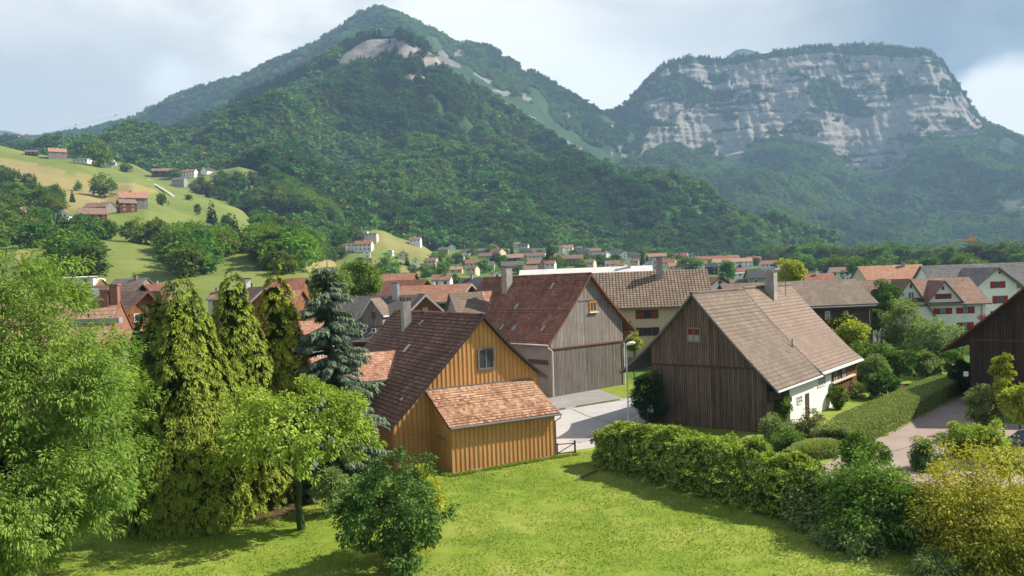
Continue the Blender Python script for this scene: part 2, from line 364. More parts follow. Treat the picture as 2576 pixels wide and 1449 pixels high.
# --- mountain with the lookout (front), the peak behind it, the cliff mountain on the right
P_front = Patch([
 [(-500, 560, 700), (300, 548, 760), (600, 530, 790), (800, 596, 740), (900, 604, 740), (1060, 614, 800), (1300, 630, 900), (1500, 640, 950), (1800, 656, 1050), (2100, 666, 1120)],
 [(-500, 500, 950), (0, 475, 960), (300, 466, 960), (500, 446, 960), (620, 412, 950), (700, 400, 930), (760, 430, 930), (820, 480, 950), (1000, 500, 1050), (1200, 520, 1080), (1500, 568, 1120), (1800, 624, 1180), (2100, 664, 1220)],
 [(-500, 460, 1200), (0, 430, 1250), (300, 405, 1250), (500, 365, 1250), (700, 330, 1300), (900, 340, 1400), (1100, 385, 1430), (1300, 440, 1380), (1500, 488, 1330), (1800, 575, 1290), (2100, 660, 1280)],
 [(-500, 440, 1400), (0, 415, 1450), (300, 385, 1450), (500, 320, 1500), (700, 252, 1600), (850, 195, 1650), (890, 158, 1690), (950, 146, 1700), (1010, 150, 1700), (1100, 178, 1700), (1180, 240, 1700), (1340, 352, 1600), (1500, 432, 1480), (1800, 540, 1380), (2100, 655, 1330)],
 [(-500, 430, 1500), (0, 402, 1550), (200, 378, 1550), (350, 353, 1550), (450, 324, 1600), (540, 274, 1650), (620, 229, 1700), (700, 192, 1720), (800, 155, 1740), (870, 113, 1750), (915, 92, 1760), (940, 86, 1760), (1005, 87, 1760), (1030, 104, 1760), (1060, 132, 1770), (1130, 168, 1780), (1200, 215, 1780), (1270, 258, 1750), (1340, 307, 1700), (1400, 338, 1650), (1470, 388, 1600), (1560, 425, 1550), (1700, 473, 1480), (1800, 515, 1430), (1870, 565, 1400), (1960, 615, 1380), (2100, 652, 1370)]],
 low=9, back=(260, 90))
P_peak = Patch([
 [(-500, 480, 2000), (0, 440, 2000), (600, 330, 2000), (1000, 250, 2050), (1200, 300, 2050), (1300, 350, 2050), (1400, 390, 2050), (1480, 440, 2050), (1600, 470, 2050)],
 [(-500, 452, 2400), (0, 400, 2400), (300, 350, 2450), (600, 255, 2450), (850, 130, 2500), (960, 60, 2550), (1080, 110, 2550), (1200, 190, 2500), (1320, 250, 2450), (1400, 300, 2400), (1480, 360, 2350), (1600, 420, 2300)],
 [(-500, 420, 2800), (-200, 385, 2800), (0, 354, 2800), (120, 339, 2800), (250, 318, 2800), (340, 289, 2800), (410, 249, 2800), (460, 232, 2800), (520, 213, 2800), (600, 191, 2800), (650, 168, 2850), (700, 153, 2850), (760, 122, 2850), (790, 103, 2850), (860, 53, 2850), (900, 21, 2850), (940, 6, 2850), (962, 8, 2850), (985, 21, 2850), (1040, 47, 2850), (1130, 82, 2850), (1240, 122, 2800), (1300, 166, 2800), (1390, 212, 2750), (1440, 238, 2700), (1500, 271, 2650), (1600, 330, 2600)]],
 low=8, back=(300, 120))
P_cliff = Patch([
 [(1250, 640, 1500), (1500, 650, 1500), (1800, 655, 1600), (2100, 660, 1700), (2400, 660, 1800), (2600, 655, 1800), (3000, 660, 1800)],
 [(1250, 520, 2200), (1500, 480, 2200), (1700, 475, 2300), (1900, 475, 2300), (2150, 525, 2300), (2300, 505, 2300), (2600, 485, 2300), (3000, 520, 2300)],
 [(1250, 400, 2700), (1500, 350, 2750), (1600, 385, 2800), (1700, 345, 2850), (1800, 372, 2850), (1900, 350, 2850), (2000, 352, 2850), (2070, 375, 2850), (2140, 440, 2850), (2240, 440, 2850), (2300, 365, 2850), (2400, 340, 2850), (2470, 330, 2800), (2600, 372, 2750), (3000, 450, 2700)],
 [(1250, 380, 2900), (1460, 320, 2950), (1530, 276, 3000), (1570, 262, 3000), (1600, 226, 3000), (1625, 195, 3010), (1650, 176, 3020), (1670, 155, 3030), (1700, 147, 3050), (1760, 137, 3080), (1840, 143, 3080), (1900, 134, 3080), (2000, 119, 3080), (2100, 110, 3080), (2200, 110, 3080), (2290, 118, 3080), (2340, 121, 3080), (2370, 146, 3080), (2400, 192, 3060), (2430, 238, 3040), (2455, 288, 3000), (2480, 308, 3000), (2510, 322, 2950), (2576, 353, 2900), (3000, 450, 2800)]],
 low=8, back=(300, 100))
P_hill = Patch([
 [(-500, 728, 190), (0, 718, 190), (300, 710, 190), (600, 704, 200), (900, 698, 215), (1060, 696, 230), (1200, 694, 250)],
 [(-500, 728, 235), (0, 718, 235), (300, 710, 240), (600, 704, 245), (900, 698, 255), (1060, 696, 270), (1200, 694, 300)],
 [(-500, 640, 330), (0, 632, 330), (60, 632, 330), (250, 617, 335), (330, 620, 340), (420, 645, 330), (560, 630, 340), (640, 630, 350), (740, 645, 350), (900, 664, 360), (1060, 680, 380), (1200, 692, 400)],
 [(-500, 570, 420), (0, 565, 420), (150, 563, 420), (280, 548, 430), (370, 535, 440), (500, 585, 430), (600, 590, 430), (700, 605, 440), (850, 640, 450), (1000, 662, 470), (1200, 688, 480)],
 [(-500, 480, 560), (0, 470, 560), (150, 480, 560), (260, 500, 560), (330, 480, 570), (420, 510, 570), (500, 525, 560), (600, 550, 550), (640, 575, 540), (700, 592, 540), (850, 630, 560), (1000, 654, 580), (1200, 684, 600)],
 [(-500, 300, 760), (-100, 345, 750), (0, 365, 750), (80, 385, 740), (200, 402, 730), (260, 420, 720), (330, 442, 700), (400, 460, 690), (480, 484, 680), (560, 507, 660), (610, 530, 640), (640, 562, 630), (700, 585, 620), (850, 622, 640), (1000, 650, 660), (1200, 682, 680)]],
 back=(120, 25))
P_knoll = Patch([
 [(200, 470, 800), (400, 490, 790), (600, 520, 780), (760, 530, 780), (850, 565, 780)],
 [(200, 400, 900), (330, 412, 900), (380, 436, 880), (430, 438, 880), (490, 438, 880), (560, 427, 880), (600, 420, 870), (640, 430, 870), (690, 455, 860), (760, 500, 850), (850, 545, 850)]], back=(120, 25))
P_bump = Patch([
 [(800, 655, 540), (900, 655, 540), (1000, 655, 545), (1080, 655, 560), (1180, 660, 580)],
 [(800, 600, 660), (870, 592, 660), (940, 577, 670), (965, 580, 670), (1000, 597, 670), (1050, 612, 670), (1100, 632, 670), (1180, 650, 670)]], back=(90, 15))
P_hill.ground(0); P_hill.fade(float(ray(760, 650)[0]), float(ray(900, 650)[0]))
P_bump.ground(0, -.5); P_bump.fade(float(ray(1060, 640)[0]), float(ray(1150, 640)[0]), -1)
P_far = Patch([
 [(-700, 430, 4000), (300, 430, 4000)],
 [(-700, 318, 4400), (-100, 326, 4400), (0, 331, 4400), (30, 333, 4400), (60, 340, 4400), (120, 360, 4400), (300, 420, 4400)]], back=(200, 150))
P_far2 = Patch([
 [(1700, 300, 3900), (2100, 300, 3900)],
 [(1700, 200, 4300), (1810, 160, 4300), (1850, 128, 4300), (1868, 123, 4300), (1895, 128, 4300), (1960, 150, 4300), (2100, 220, 4300)]], back=(400, 150))
WALKABLE = [P_front, P_hill, P_knoll, P_bump]
def ztop(X, Y, pats=None):
    z = float(zg(X, Y))
    for p in (WALKABLE if pats is None else pats): z = max(z, p.z(X, Y))
    return z
def hit(u, v, h=0.0, y0=60, y1=2500, pats=None):
    """first point where the sight line through (u,v) comes down to h metres above the ground"""
    d = ray(u, v); Y = y0; st = 4
    while Y < y1:
        z = CH+d[2]*Y
        if z <= ztop(d[0]*Y, Y, pats)+h:
            lo, hi = Y-st, Y
            for _ in range(12):
                m = (lo+hi)/2
                if CH+d[2]*m <= ztop(d[0]*m, m, pats)+h: hi = m
                else: lo = m
            return np.array([d[0]*hi, hi, ztop(d[0]*hi, hi, pats)])
        Y += st
    return None

def groundmat(name, cols, scales=(.02, .12, 1.2), bump=.3, dry=None, rockc=None):
    m, t, b = newmat(name); co = t.node('ShaderNodeTexCoord').outputs['Object']
    a = t.noise(co, scales[0], 4, .6); c = t.noise(co, scales[1], 5, .65); f = t.noise(co, scales[2], 4, .7)
    x = t.m('ADD', t.m('MULTIPLY', t.ramp(a, .3, .7), .4), t.m('ADD', t.m('MULTIPLY', t.ramp(c, .3, .7), .35), t.m('MULTIPLY', t.ramp(f, .25, .75), .25)))
    col = t.mix(t.ramp(x, .1, .5, False), cols[0], cols[1]); col = t.mix(t.ramp(x, .5, .9, False), col, cols[2])
    if dry:
        d = t.node('ShaderNodeAttribute', attribute_name='dry').outputs['Fac']
        col = t.mix(t.m('MULTIPLY', d, t.m('ADD', .65, t.m('MULTIPLY', t.ramp(c, .3, .7), .35))), col, dry)
    if rockc:
        r = t.node('ShaderNodeAttribute', attribute_name='rock').outputs['Fac']
        st = t.node('ShaderNodeMapping', {0: co}); st.inputs['Scale'].default_value = (.014, .014, .035)
        s1 = t.noise(st.outputs[0], 1.0, 6, .7, 1.2)
        st2 = t.node('ShaderNodeMapping', {0: co}); st2.inputs['Scale'].default_value = (.05, .05, .008)
        s2 = t.noise(st2.outputs[0], 1.0, 4, .6, .4)
        rc = t.mix(t.ramp(s1, .3, .7), rockc[0], rockc[1]); rc = t.mix(t.m('MULTIPLY', t.ramp(s2, .5, .68), .75), rc, rockc[2])
        sep = t.node('ShaderNodeSeparateXYZ', {0: t.node('ShaderNodeNewGeometry').outputs['Normal']}).outputs[2]
        edge = t.m('ADD', r, t.m('MULTIPLY', t.m('SUBTRACT', s1, .5), .6))
        col = t.mix(t.ramp(edge, .42, .58), col, rc)
    t.set(b.inputs['Base Color'], col); b.inputs['Roughness'].default_value = .95; b.inputs['Specular IOR Level'].default_value = .1
    bp = t.node('ShaderNodeBump', {'Height': t.m('ADD', f, t.m('MULTIPLY', c, 2)), 'Strength': bump, 'Distance': 1/scales[2]*.25}); t.l.new(bp.outputs[0], b.inputs['Normal'])
    return m
M['forest_floor'] = groundmat('wooded slope', [(.016, .04, .014), (.028, .06, .02), (.045, .085, .026)], (.004, .02, .09), .6, rockc=[(.21, .19, .165), (.31, .275, .235), (.16, .145, .125)])
M['alp'] = groundmat('alpine slope', [(.018, .042, .014), (.028, .06, .019), (.04, .078, .025)], (.004, .015, .06), .6, rockc=[(.11, .11, .10), (.22, .2, .18), (.18, .14, .1)])
M['meadow'] = groundmat('hill meadow', [(.105, .135, .035), (.14, .175, .042), (.18, .205, .058)], (.012, .05, .5), .15, dry=(.27, .21, .09))
M['town_green'] = groundmat('valley gardens', [(.05, .10, .02), (.08, .14, .025), (.11, .17, .04)], (.02, .1, 1), .3)
M['lawn'] = groundmat('lawn', [(.10, .16, .020), (.17, .228, .030), (.29, .285, .08)], (.13, .7, 7), .6)
M['soil'] = groundmat('bed soil', [(.05, .03, .018), (.08, .05, .03), (.12, .075, .05)], (.5, 2, 12), .5)
def paved(name, a, b_, c, sc=(.25, 1.5, 30)):
    m, t, b = newmat(name); co = t.node('ShaderNodeTexCoord').outputs['Object']
    n1 = t.noise(co, sc[0], 4, .6); n2 = t.noise(co, sc[1], 5, .7); n3 = t.noise(co, sc[2], 2, .6)
    col = t.mix(t.ramp(n1, .3, .7), a, b_); col = t.mix(t.m('MULTIPLY', t.ramp(n2, .45, .75), .5), col, c)
    col = t.mix(t.m('MULTIPLY', n3, .35), col, t.mix(1, col, (.55, .55, .55), 'MULTIPLY'))
    t.set(b.inputs['Base Color'], col); b.inputs['Roughness'].default_value = .9
    bp = t.node('ShaderNodeBump', {'Height': n3, 'Strength': .3, 'Distance': .01}); t.l.new(bp.outputs[0], b.inputs['Normal']); return m
M['road'] = paved('worn pale road', (.38, .36, .35), (.44, .42, .40), (.32, .31, .3))
M['forecourt'] = paved('old tarmac forecourt', (.22, .215, .205), (.28, .27, .255), (.17, .165, .15), (.4, 1.2, 25))
M['gravel'] = paved('pinkish gravel', (.27, .20, .165), (.33, .25, .205), (.2, .15, .12), (.4, 2.5, 40))
# ground sheet: near part flat, valley floor climbing towards the hills
na = 260; A = np.linspace(-.95, .95, na); Yr = np.concatenate([np.linspace(-40, 80, 7), np.geomspace(84, 4700, 110)])
Xg = np.where(Yr[:, None] < 84, np.linspace(-79.8, 79.8, na)[None]+0*Yr[:, None], A[None]*Yr[:, None]); Yg = Yr[:, None]+0*Xg
Zg = zg(Xg, Yg)+np.where(Yg > 110, (fbm(Xg/60, Yg/60)-.5)*2.5*np.clip((Yg-110)/100, 0, 1), 0)
i = np.arange(len(Yr)-1)[:, None]*na+np.arange(na-1)[None]
Fq = np.stack([i, i+1, i+na+1, i+na], -1).reshape(-1, 4)
Zg[-1]=Zg[-2]
link('ground', np_mesh('ground', np.stack([Xg, Yg, Zg], -1).reshape(-1, 3), Fq, None, [M['town_green']], True), kind='structure')
def rock_front(U, V, X, Y, Z, K):
    P = [(850, 158), (872, 130), (905, 108), (935, 96), (990, 97), (1020, 100), (1040, 118), (1100, 140), (1135, 160), (1165, 185), (1188, 208), (1182, 214), (1150, 200), (1110, 180), (1080, 165), (1060, 165), (1040, 150), (1000, 138), (960, 132), (930, 140), (905, 152), (880, 158)]
    r = inpoly(U, V+(fbm(X/30, Z/30)-.5)*16, P).astype(float)
    r = np.maximum(r, inpoly(U, V+(fbm(X/25, Z/25)-.5)*10, [(1020, 192), (1050, 188), (1085, 196), (1090, 206), (1020, 204)]))
    r = np.maximum(r, inpoly(U, V, [(1420, 300), (1445, 290), (1460, 320), (1450, 345), (1428, 345)])*(fbm(X/30, Z/30) > .42))
    return r
def rock_cliff(U, V, X, Y, Z, K):
    r = ((K > 1.93) & (K < 2.93)).astype(float)
    n = fbm(X/95+3, Z/60, 5); st = fbm(X/140, Z/15, 4); r = r*(n < .68)*(st < .68)
    wood = inpoly(U, V+(fbm(X/40, Z/40)-.5)*24, [(2040, 200), (2090, 190), (2130, 240), (2210, 280), (2170, 300), (2080, 275), (2030, 240)])
    wood |= inpoly(U, V, [(1650, 195), (1720, 185), (1760, 215), (1800, 230), (1850, 225), (1850, 250), (1760, 255), (1690, 240), (1600, 260), (1560, 290)])
    wood |= inpoly(U, V, [(2240, 190), (2400, 205), (2420, 240), (2300, 235), (2230, 260)])&(fbm(X/40, Z/40) > .45)
    wood |= inpoly(U, V, [(1450, 250), (1600, 240), (1640, 300), (1600, 420), (1450, 420)])
    r = np.where(wood, 0, r)
    r = np.maximum(r, inpoly(U, V+(fbm(X/60, Z/60)-.5)*40, [(2500, 490), (2600, 460), (2620, 540), (2530, 545)])*.5)
    r = np.maximum(r, inpoly(U, V+(fbm(X/60, Z/60)-.5)*40, [(2350, 590), (2450, 560), (2560, 585), (2520, 620), (2400, 630)])*0)
    return np.where(U > 2475, np.where(V < 420, 0, r), r)
def rock_peak(U, V, X, Y, Z, K):
    n = fbm(X/70, Z/50+7, 4); r = inpoly(U, V, [(1060, 60), (1150, 90), (1180, 150), (1250, 210), (1180, 230), (1080, 130), (1040, 90)])*(n > .55)
    return np.maximum(r, ((U > 1200) & (n > .66)))*1.0
def dry_hill(U, V, X, Y):
    P = [(-600, 300), (-100, 395), (0, 385), (100, 405), (180, 430), (300, 450), (400, 480), (330, 500), (200, 520), (100, 470), (0, 420), (-600, 420)]
    n = (fbm(X/60, Y/60)-.5)*40
    d = inpoly(U, V+n, P)*1.0
    d = np.maximum(d, inpoly(U, V+n*.4, [(40, 625), (170, 625), (150, 700), (40, 690)])*.9)
    d = np.maximum(d, inpoly(U, V+n*.4, [(750, 640), (860, 650), (860, 690), (760, 690)])*.9)
    d = np.maximum(d, inpoly(U, V+n*.3, [(120, 500), (240, 500), (240, 530), (120, 540)])*.8)
    return d
P_far.mesh('distant_hills', [M['forest_floor']], 60, 6, 60, 900)
P_far2.mesh('distant_peak', [M['alp']], 40, 8, 30, 500)
P_peak.mesh('mountain', [M['alp']], 330, [30, 30, 5], 60, 330, rock=rock_peak)
P_front.mesh('forested_mountain', [M['forest_floor']], 420, [16, 22, 22, 14, 5], 78, 300, amps=[0, .8, 1, .9, .5, 0], rock=rock_front)
P_cliff.mesh('cliff_mountain', [M['forest_floor']], 520, [26, 26, 90, 5], 95, 400, amps=[0, 1, .4, .25, 0], rock=rock_cliff, ledge=15)
P_hill.mesh('meadow_hill', [M['meadow']], 200, 12, 5, 120, attr=dry_hill)
P_knoll.mesh('meadow_knoll', [M['meadow']], 80, 10, 2, 90, attr=lambda U, V, X, Y: 0*X+.15)
P_bump.mesh('meadow_rise', [M['meadow']], 60, 10, 1, 80, attr=lambda U, V, X, Y: smooth((fbm(X/40, Y/40)-.35)*4)*.75)
def sheet(name, pts, z, mat, ground=False):
    """flat polygon sheet, world points, cut fine enough for nothing: one n-gon"""
    m = MB(); m.face([(x, y, z) for x, y in pts], [(x, y) for x, y in pts]); return m.build(name, mat, kind='structure')
def uvs(L): return [tuple(gp(u, v)[:2]) for u, v in L]
# lawn, road, forecourt, driveway
sheet('lawn', [(-60, 12), (60, 12), (60, 44), (34, 44)]+uvs([(2250, 1110), (2150, 1130), (1960, 1170)])+[(14, 48.5), (9.5, 53.9), (6.5, 51.6), (4.0, 50.7), (2.9, 49.8), (-2.5, 52.9), (-60, 54)], .02, M['lawn'])
road_poly = uvs([(1396, 1150), (1450, 1143), (1530, 1112), (1600, 1075), (1660, 1040), (1640, 995), (1572, 1003), (1400, 1031)])
road_poly += [(-14, 74), (-30, 84), (-40, 76), (-16, 60)]
sheet('road', road_poly, .012, M['road'])
sheet('forecourt', uvs([(1400, 1031), (1572, 1003), (1600, 996), (1575, 962), (1388, 996)])+[(-8, 72), (-16, 76)], .016, M['forecourt'])
sheet('verge', uvs([(1505, 979), (1570, 1002), (1640, 990), (1640, 930), (1568, 925), (1568, 966)]), .024, M['lawn'])
sheet('garden_lawn', uvs([(1600, 1075), (1950, 1120), (2170, 1080), (2330, 1010), (2440, 960), (2300, 900), (2050, 930), (1700, 1000)]), .008, M['lawn'])
sheet('driveway', uvs([(1990, 1215), (2110, 1150), (2215, 1100), (2300, 1046), (2425, 988), (2450, 960), (2560, 960), (2500, 1010), (2470, 1060), (2700, 1080), (2900, 1140), (2900, 1230), (2350, 1230), (2150, 1225)]), .026, M['gravel'])
sheet('paving', uvs([(1880, 1150), (1925, 1148), (1960, 1163), (1940, 1178), (1880, 1170)]), .03, M['road'])
# ---------------------------------------------------------------- buildings
def prof_pts(W, xr, hr, zl, zr, el, er, fl=.12, fr=.12, n=6):
    P = []
    for i in range(n+1):
        s = i/n; P.append((-el+(xr+el)*s, zl+(hr-zl)*((1-fl)*s+fl*s*s)))
    for i in range(1, n+1):
        s = 1-i/n; P.append((xr+(W+er-xr)*(1-s), zr+(hr-zr)*((1-fr)*s+fr*s*s)))
    return P
class House:
    def __init__(s, name, label, cat, org, rz, W, L, hr, zl, zr=None, xr=None, el=.5, er=.5, o=.5, ob=.4, th=.16, fl=.12, fr=.12, wall='white', roof='tile_mid', rows=.0, group=None, base=-2.5, trim='trimdark', nseg=6, ywall=0.0):
        zr = zl if zr is None else zr; xr = W/2 if xr is None else xr
        s.__dict__.update(W=W, L=L, hr=hr, zl=zl, zr=zr, xr=xr, el=el, er=er, o=o, th=th, rz=rz)
        s.org = np.array([org[0], org[1], org[2] if len(org) > 2 else 0.0], float)
        s.root = empty(name, s.org, rz, label, cat, group)
        s.P = prof_pts(W, xr, hr, zl, zr, el, er, fl, fr, nseg)
        # walls
        m = MB(); xs = sorted({0.0, W, xr, *[p[0] for p in s.P if 0 < p[0] < W]})
        for yy, flip in ((0.0, False), (L, True)):
            for a, b in zip(xs[:-1], xs[1:]):
                q = [(a, yy, base), (b, yy, base), (b, yy, s.pz(b)-th*.9), (a, yy, s.pz(a)-th*.9)]
                uvq = [(a, base), (b, base), (b, q[2][2]), (a, q[3][2])]
                if flip: q = q[::-1]; uvq = uvq[::-1]
                m.face(q, uvq)
        for xx, flip in ((0.0, True), (W, False)):
            q = [(xx, 0, base), (xx, L, base), (xx, L, s.pz(xx)-th*.9), (xx, 0, s.pz(xx)-th*.9)]; uvq = [(p[1]+3.3, p[2]) for p in q]
            if flip: q = q[::-1]; uvq = uvq[::-1]
            m.face(q, uvq)
        s.walls = m.build('wall', M[wall], s.root)
        s.roofo = s.roof(s.P, -o, L+ob, th, roof, rows, trim)
    def pz(s, x):
        return float(np.interp(x, [p[0] for p in s.P], [p[1] for p in s.P]))
    def roof(s, P, y0, y1, th, roof, rows, trim, name='roof', parent=None):
        m = MB(); k = max(i for i in range(len(P)) if P[i][1] == max(p[1] for p in P))
        sides = [P[:k+1], P[k:][::-1]]
        for si, S in enumerate(sides):
            S = [np.array(p, float) for p in S]
            L_ = [0]
            for a, b in zip(S[:-1], S[1:]): L_.append(L_[-1]+np.linalg.norm(b-a))
            tot = L_[-1]
            if tot < .05: continue
            if rows:
                n = max(2, int(tot/rows)); cuts = [tot*i/n for i in range(n+1)]
            else: cuts = L_
            pt = lambda d: np.array([np.interp(d, L_, [p[0] for p in S]), np.interp(d, L_, [p[1] for p in S])])
            for d0, d1 in zip(cuts[:-1], cuts[1:]):
                a, b = pt(d0), pt(d1); up = np.array([0, .035]) if rows else 0
                a2 = a+up
                q = [(a2[0], y0, a2[1]), (a2[0], y1, a2[1]), (b[0], y1, b[1]), (b[0], y0, b[1])]
                uvq = [(y0, d0), (y1, d0), (y1, d1), (y0, d1)]
                if si == 0: q = q[::-1]; uvq = uvq[::-1]
                m.face(q, uvq)
                if rows:
                    q = [(a[0], y0, a[1]), (a[0], y1, a[1]), (a2[0], y1, a2[1]), (a2[0], y0, a2[1])]
                    if si == 0: q = q[::-1]
                    m.face(q, [(y0, d0+.001)]*4)
            # underside, verges and eave edge
            for a, b in zip(S[:-1], S[1:]):
                q = [(a[0], y0, a[1]-th), (a[0], y1, a[1]-th), (b[0], y1, b[1]-th), (b[0], y0, b[1]-th)]
                m.face(q if si == 0 else q[::-1], mi=1)
                for yy in (y0, y1):
                    m.face([(a[0], yy, a[1]-th), (b[0], yy, b[1]-th), (b[0], yy, b[1]+.01), (a[0], yy, a[1]+.01)], mi=1)
            a = S[0]; m.face([(a[0], y0, a[1]-th), (a[0], y1, a[1]-th), (a[0], y1, a[1]), (a[0], y0, a[1])], mi=1)
        r = max(P, key=lambda p: p[1])
        if rows: m.tube([(r[0], y0, r[1]+.0), (r[0], y1, r[1]+.0)], [.13, .13], 6, 0)
        return m.build(name, [M[roof], M[trim]], parent or s.root)
    # --- world <-> local
    def w2l(s, p):
        d = np.array(p, float)-s.org; c, q = math.cos(s.rz), math.sin(s.rz); return np.array([c*d[0]+q*d[1], -q*d[0]+c*d[1], d[2]])
    def l2w(s, x, y, z):
        c, q = math.cos(s.rz), math.sin(s.rz); return s.org+np.array([c*x-q*y, q*x+c*y, z])
    def lray(s, u, v):
        o = s.w2l((0, 0, CH)); d = s.w2l(s.org+ray(u, v)); return o, d
    def onface(s, face, u, v, off=0.0):
        o, d = s.lray(u, v)
        ax, val = {'F': (1, -off), 'B': (1, s.L+off), 'L': (0, -off), 'R': (0, s.W+off)}[face[0]]
        t = (val-o[ax])/d[ax]; p = o+d*t; return (p[0] if ax == 1 else p[1]), p[2]
    def onroof(s, u, v, lift=0.0):
        o, d = s.lray(u, v); t = 20.0
        while t < 400:
            p = o+d*t
            if -s.el <= p[0] <= s.W+s.er and p[2] <= s.pz(p[0])+lift: return p
            t += .05
        return o+d*60
    def fpt(s, face, a, z, out):
        return {'F': (a, -out, z), 'B': (a, s.L+out, z), 'L': (-out, a, z), 'R': (s.W+out, a, z)}[face[0]]
    def fbox(s, m, face, a0, a1, z0, z1, o0, o1, mi=0):
        p = s.fpt(face, a0, z0, o0); q = s.fpt(face, a1, z1, o1)
        m.box(min(p[0], q[0]), max(p[0], q[0]), min(p[1], q[1]), max(p[1], q[1]), min(p[2], q[2]), max(p[2], q[2]), mi)
    def window(s, face, a0, a1, z0, z1, frame='trimwhite', pane='glass', sh=None, nx=1, ny=0, fw=.07, off=0.0, shw=None, sill=None, lab=None):
        a0, a1 = min(a0, a1), max(a0, a1); z0, z1 = min(z0, z1), max(z0, z1)
        m = MB(); d0, d1 = off+.0, off+.07
        s.fbox(m, face, a0, a1, z0, z0+fw, d0, d1); s.fbox(m, face, a0, a1, z1-fw, z1, d0, d1)
        s.fbox(m, face, a0, a0+fw, z0+fw, z1-fw, d0, d1); s.fbox(m, face, a1-fw, a1, z0+fw, z1-fw, d0, d1)
        for i in range(1, nx+1):
            c = a0+(a1-a0)*i/(nx+1); s.fbox(m, face, c-fw*.35, c+fw*.35, z0+fw, z1-fw, d0, d1-.015)
        for i in range(1, ny+1):
            c = z0+(z1-z0)*i/(ny+1); s.fbox(m, face, a0+fw, a1-fw, c-fw*.25, c+fw*.25, d0, d1-.02)
        wo = m.build('window', M[frame], s.root, label=lab)
        p = MB(); s.fbox(p, face, a0+fw*.5, a1-fw*.5, z0+fw*.5, z1-fw*.5, d0-.02, d0+.025); p.build('pane', M[pane], wo)
        if sill:
            q = MB(); s.fbox(q, face, a0-.12, a1+.12, z0-.1, z0-.005, off, off+.2); q.build('sill', M[sill], wo)
        if sh:
            w_ = shw or (a1-a0)*.45
            for b0, b1 in ((a0-w_-.02, a0-.02), (a1+.02, a1+w_+.02)):
                q = MB(); s.fbox(q, face, b0, b1, z0-.02, z1+.02, off, off+.06); q.build('shutter', M[sh], s.root)
        return wo
    def pxwin(s, face, u0, v0, u1, v1, off=0.0, **k):
        a0, z1 = s.onface(face, u0, v0, off); a1, z0 = s.onface(face, u1, v1, off)
        return s.window(face, a0, a1, z0, z1, off=off, **k)
    def chimney(s, x, y, top, w=.7, d=.7, mat='concrete', cap='tile_red', capk='slab', z0=None):
        m = MB(); zb = (s.pz(x)-.5) if z0 is None else z0
        m.box(x-w/2, x+w/2, y-d/2, y+d/2, zb, top)
        o = m.build('chimney', M[mat], s.root); c = MB()
        if capk == 'slab': c.box(x-w*.62, x+w*.62, y-d*.62, y+d*.62, top+.003, top+.1)
        elif capk == 'open':
            for i, j in ((-1, -1), (-1, 1), (1, -1), (1, 1)): c.box(x+i*w*.42-.05, x+i*w*.42+.05, y+j*d*.42-.05, y+j*d*.42+.05, top+.003, top+.26)
            c.box(x-w*.65, x+w*.65, y-d*.65, y+d*.65, top+.26, top+.33)
        elif capk == 'metal':
            for i, j in ((-1, -1), (-1, 1), (1, -1), (1, 1)): c.box(x+i*w*.4-.04, x+i*w*.4+.04, y+j*d*.4-.04, y+j*d*.4+.04, top+.003, top+.22)
            c.box(x-w*.75, x+w*.75, y-d*.75, y+d*.75, top+.22, top+.26)
        if c.v: c.build('chimney_cap', M[cap], o)
        return o
    def pipe(s, pts, r=.05, mat='metal', name='downpipe'):
        m = MB(); m.tube(pts, [r]*len(pts), 6); return m.build(name, M[mat], s.root, smooth=True)
def gable_at(name, label, cat, apex, rz, W, L, hr, zl, **k):
    """gable house placed by the ridge's front end: apex=(u,v,Y) or a world point of the ridge end above the front wall"""
    p = at(*apex) if abs(apex[0]) > 160 or apex[2] > 15 else np.array(apex); k.setdefault('xr', W/2); xr = k['xr'] or W/2; c, q = math.cos(rz), math.sin(rz); o = k.get('o', .5)
    org = (p[0]-c*xr-q*o, p[1]-q*xr+c*o, p[2]-hr)
    return House(name, label, cat, org, rz, W, L, hr, zl, **k)

# ======== amber timber house (foreground)
Yh = House('timber_house', 'amber board house with dark tiled roof and lean-to shed on the lawn', 'house', (-7.636, 46.953, 0), .5128, 10.6, 15.6, 9.257, 2.758, 4.847, 6.428, .25, .475, .442, .3, .17, .05, .22, 'yellow', 'tile_dark', .30, trim='trimdark', base=-.3, nseg=8)
b = MB()
def battens(m, hs, face, a0, a1, zlo, zhi, step, w=.045, off=.0, pr=.035):
    n = int((a1-a0)/step)
    for i in range(n+1):
        a = a0+(a1-a0)*i/n; z1 = zhi(a) if callable(zhi) else zhi; z0 = zlo(a) if callable(zlo) else zlo
        if z1-z0 > .1: hs.fbox(m, face, a-w/2, a+w/2, z0, z1, off, off+pr)
battens(b, Yh, 'F', .08, 10.52, lambda a: (4.72 if 2.3 < a < 9.9 else .1), lambda a: Yh.pz(a)-.2, .30)
battens(b, Yh, 'L', .1, 15.5, .1, Yh.pz(0)-.2, .30)
b.build('battens', M['yellow_batten'], Yh.root)
u_ = lambda x, y: ((1300+x/2.0131)*.67083, (1080+y/2.0131)*.67083)
Yh.pxwin('F', *u_(986, 458), *u_(1114, 608), off=.03, frame='trimgrey', pane='glass', nx=1, fw=.11, lab='dark two-pane gable window')
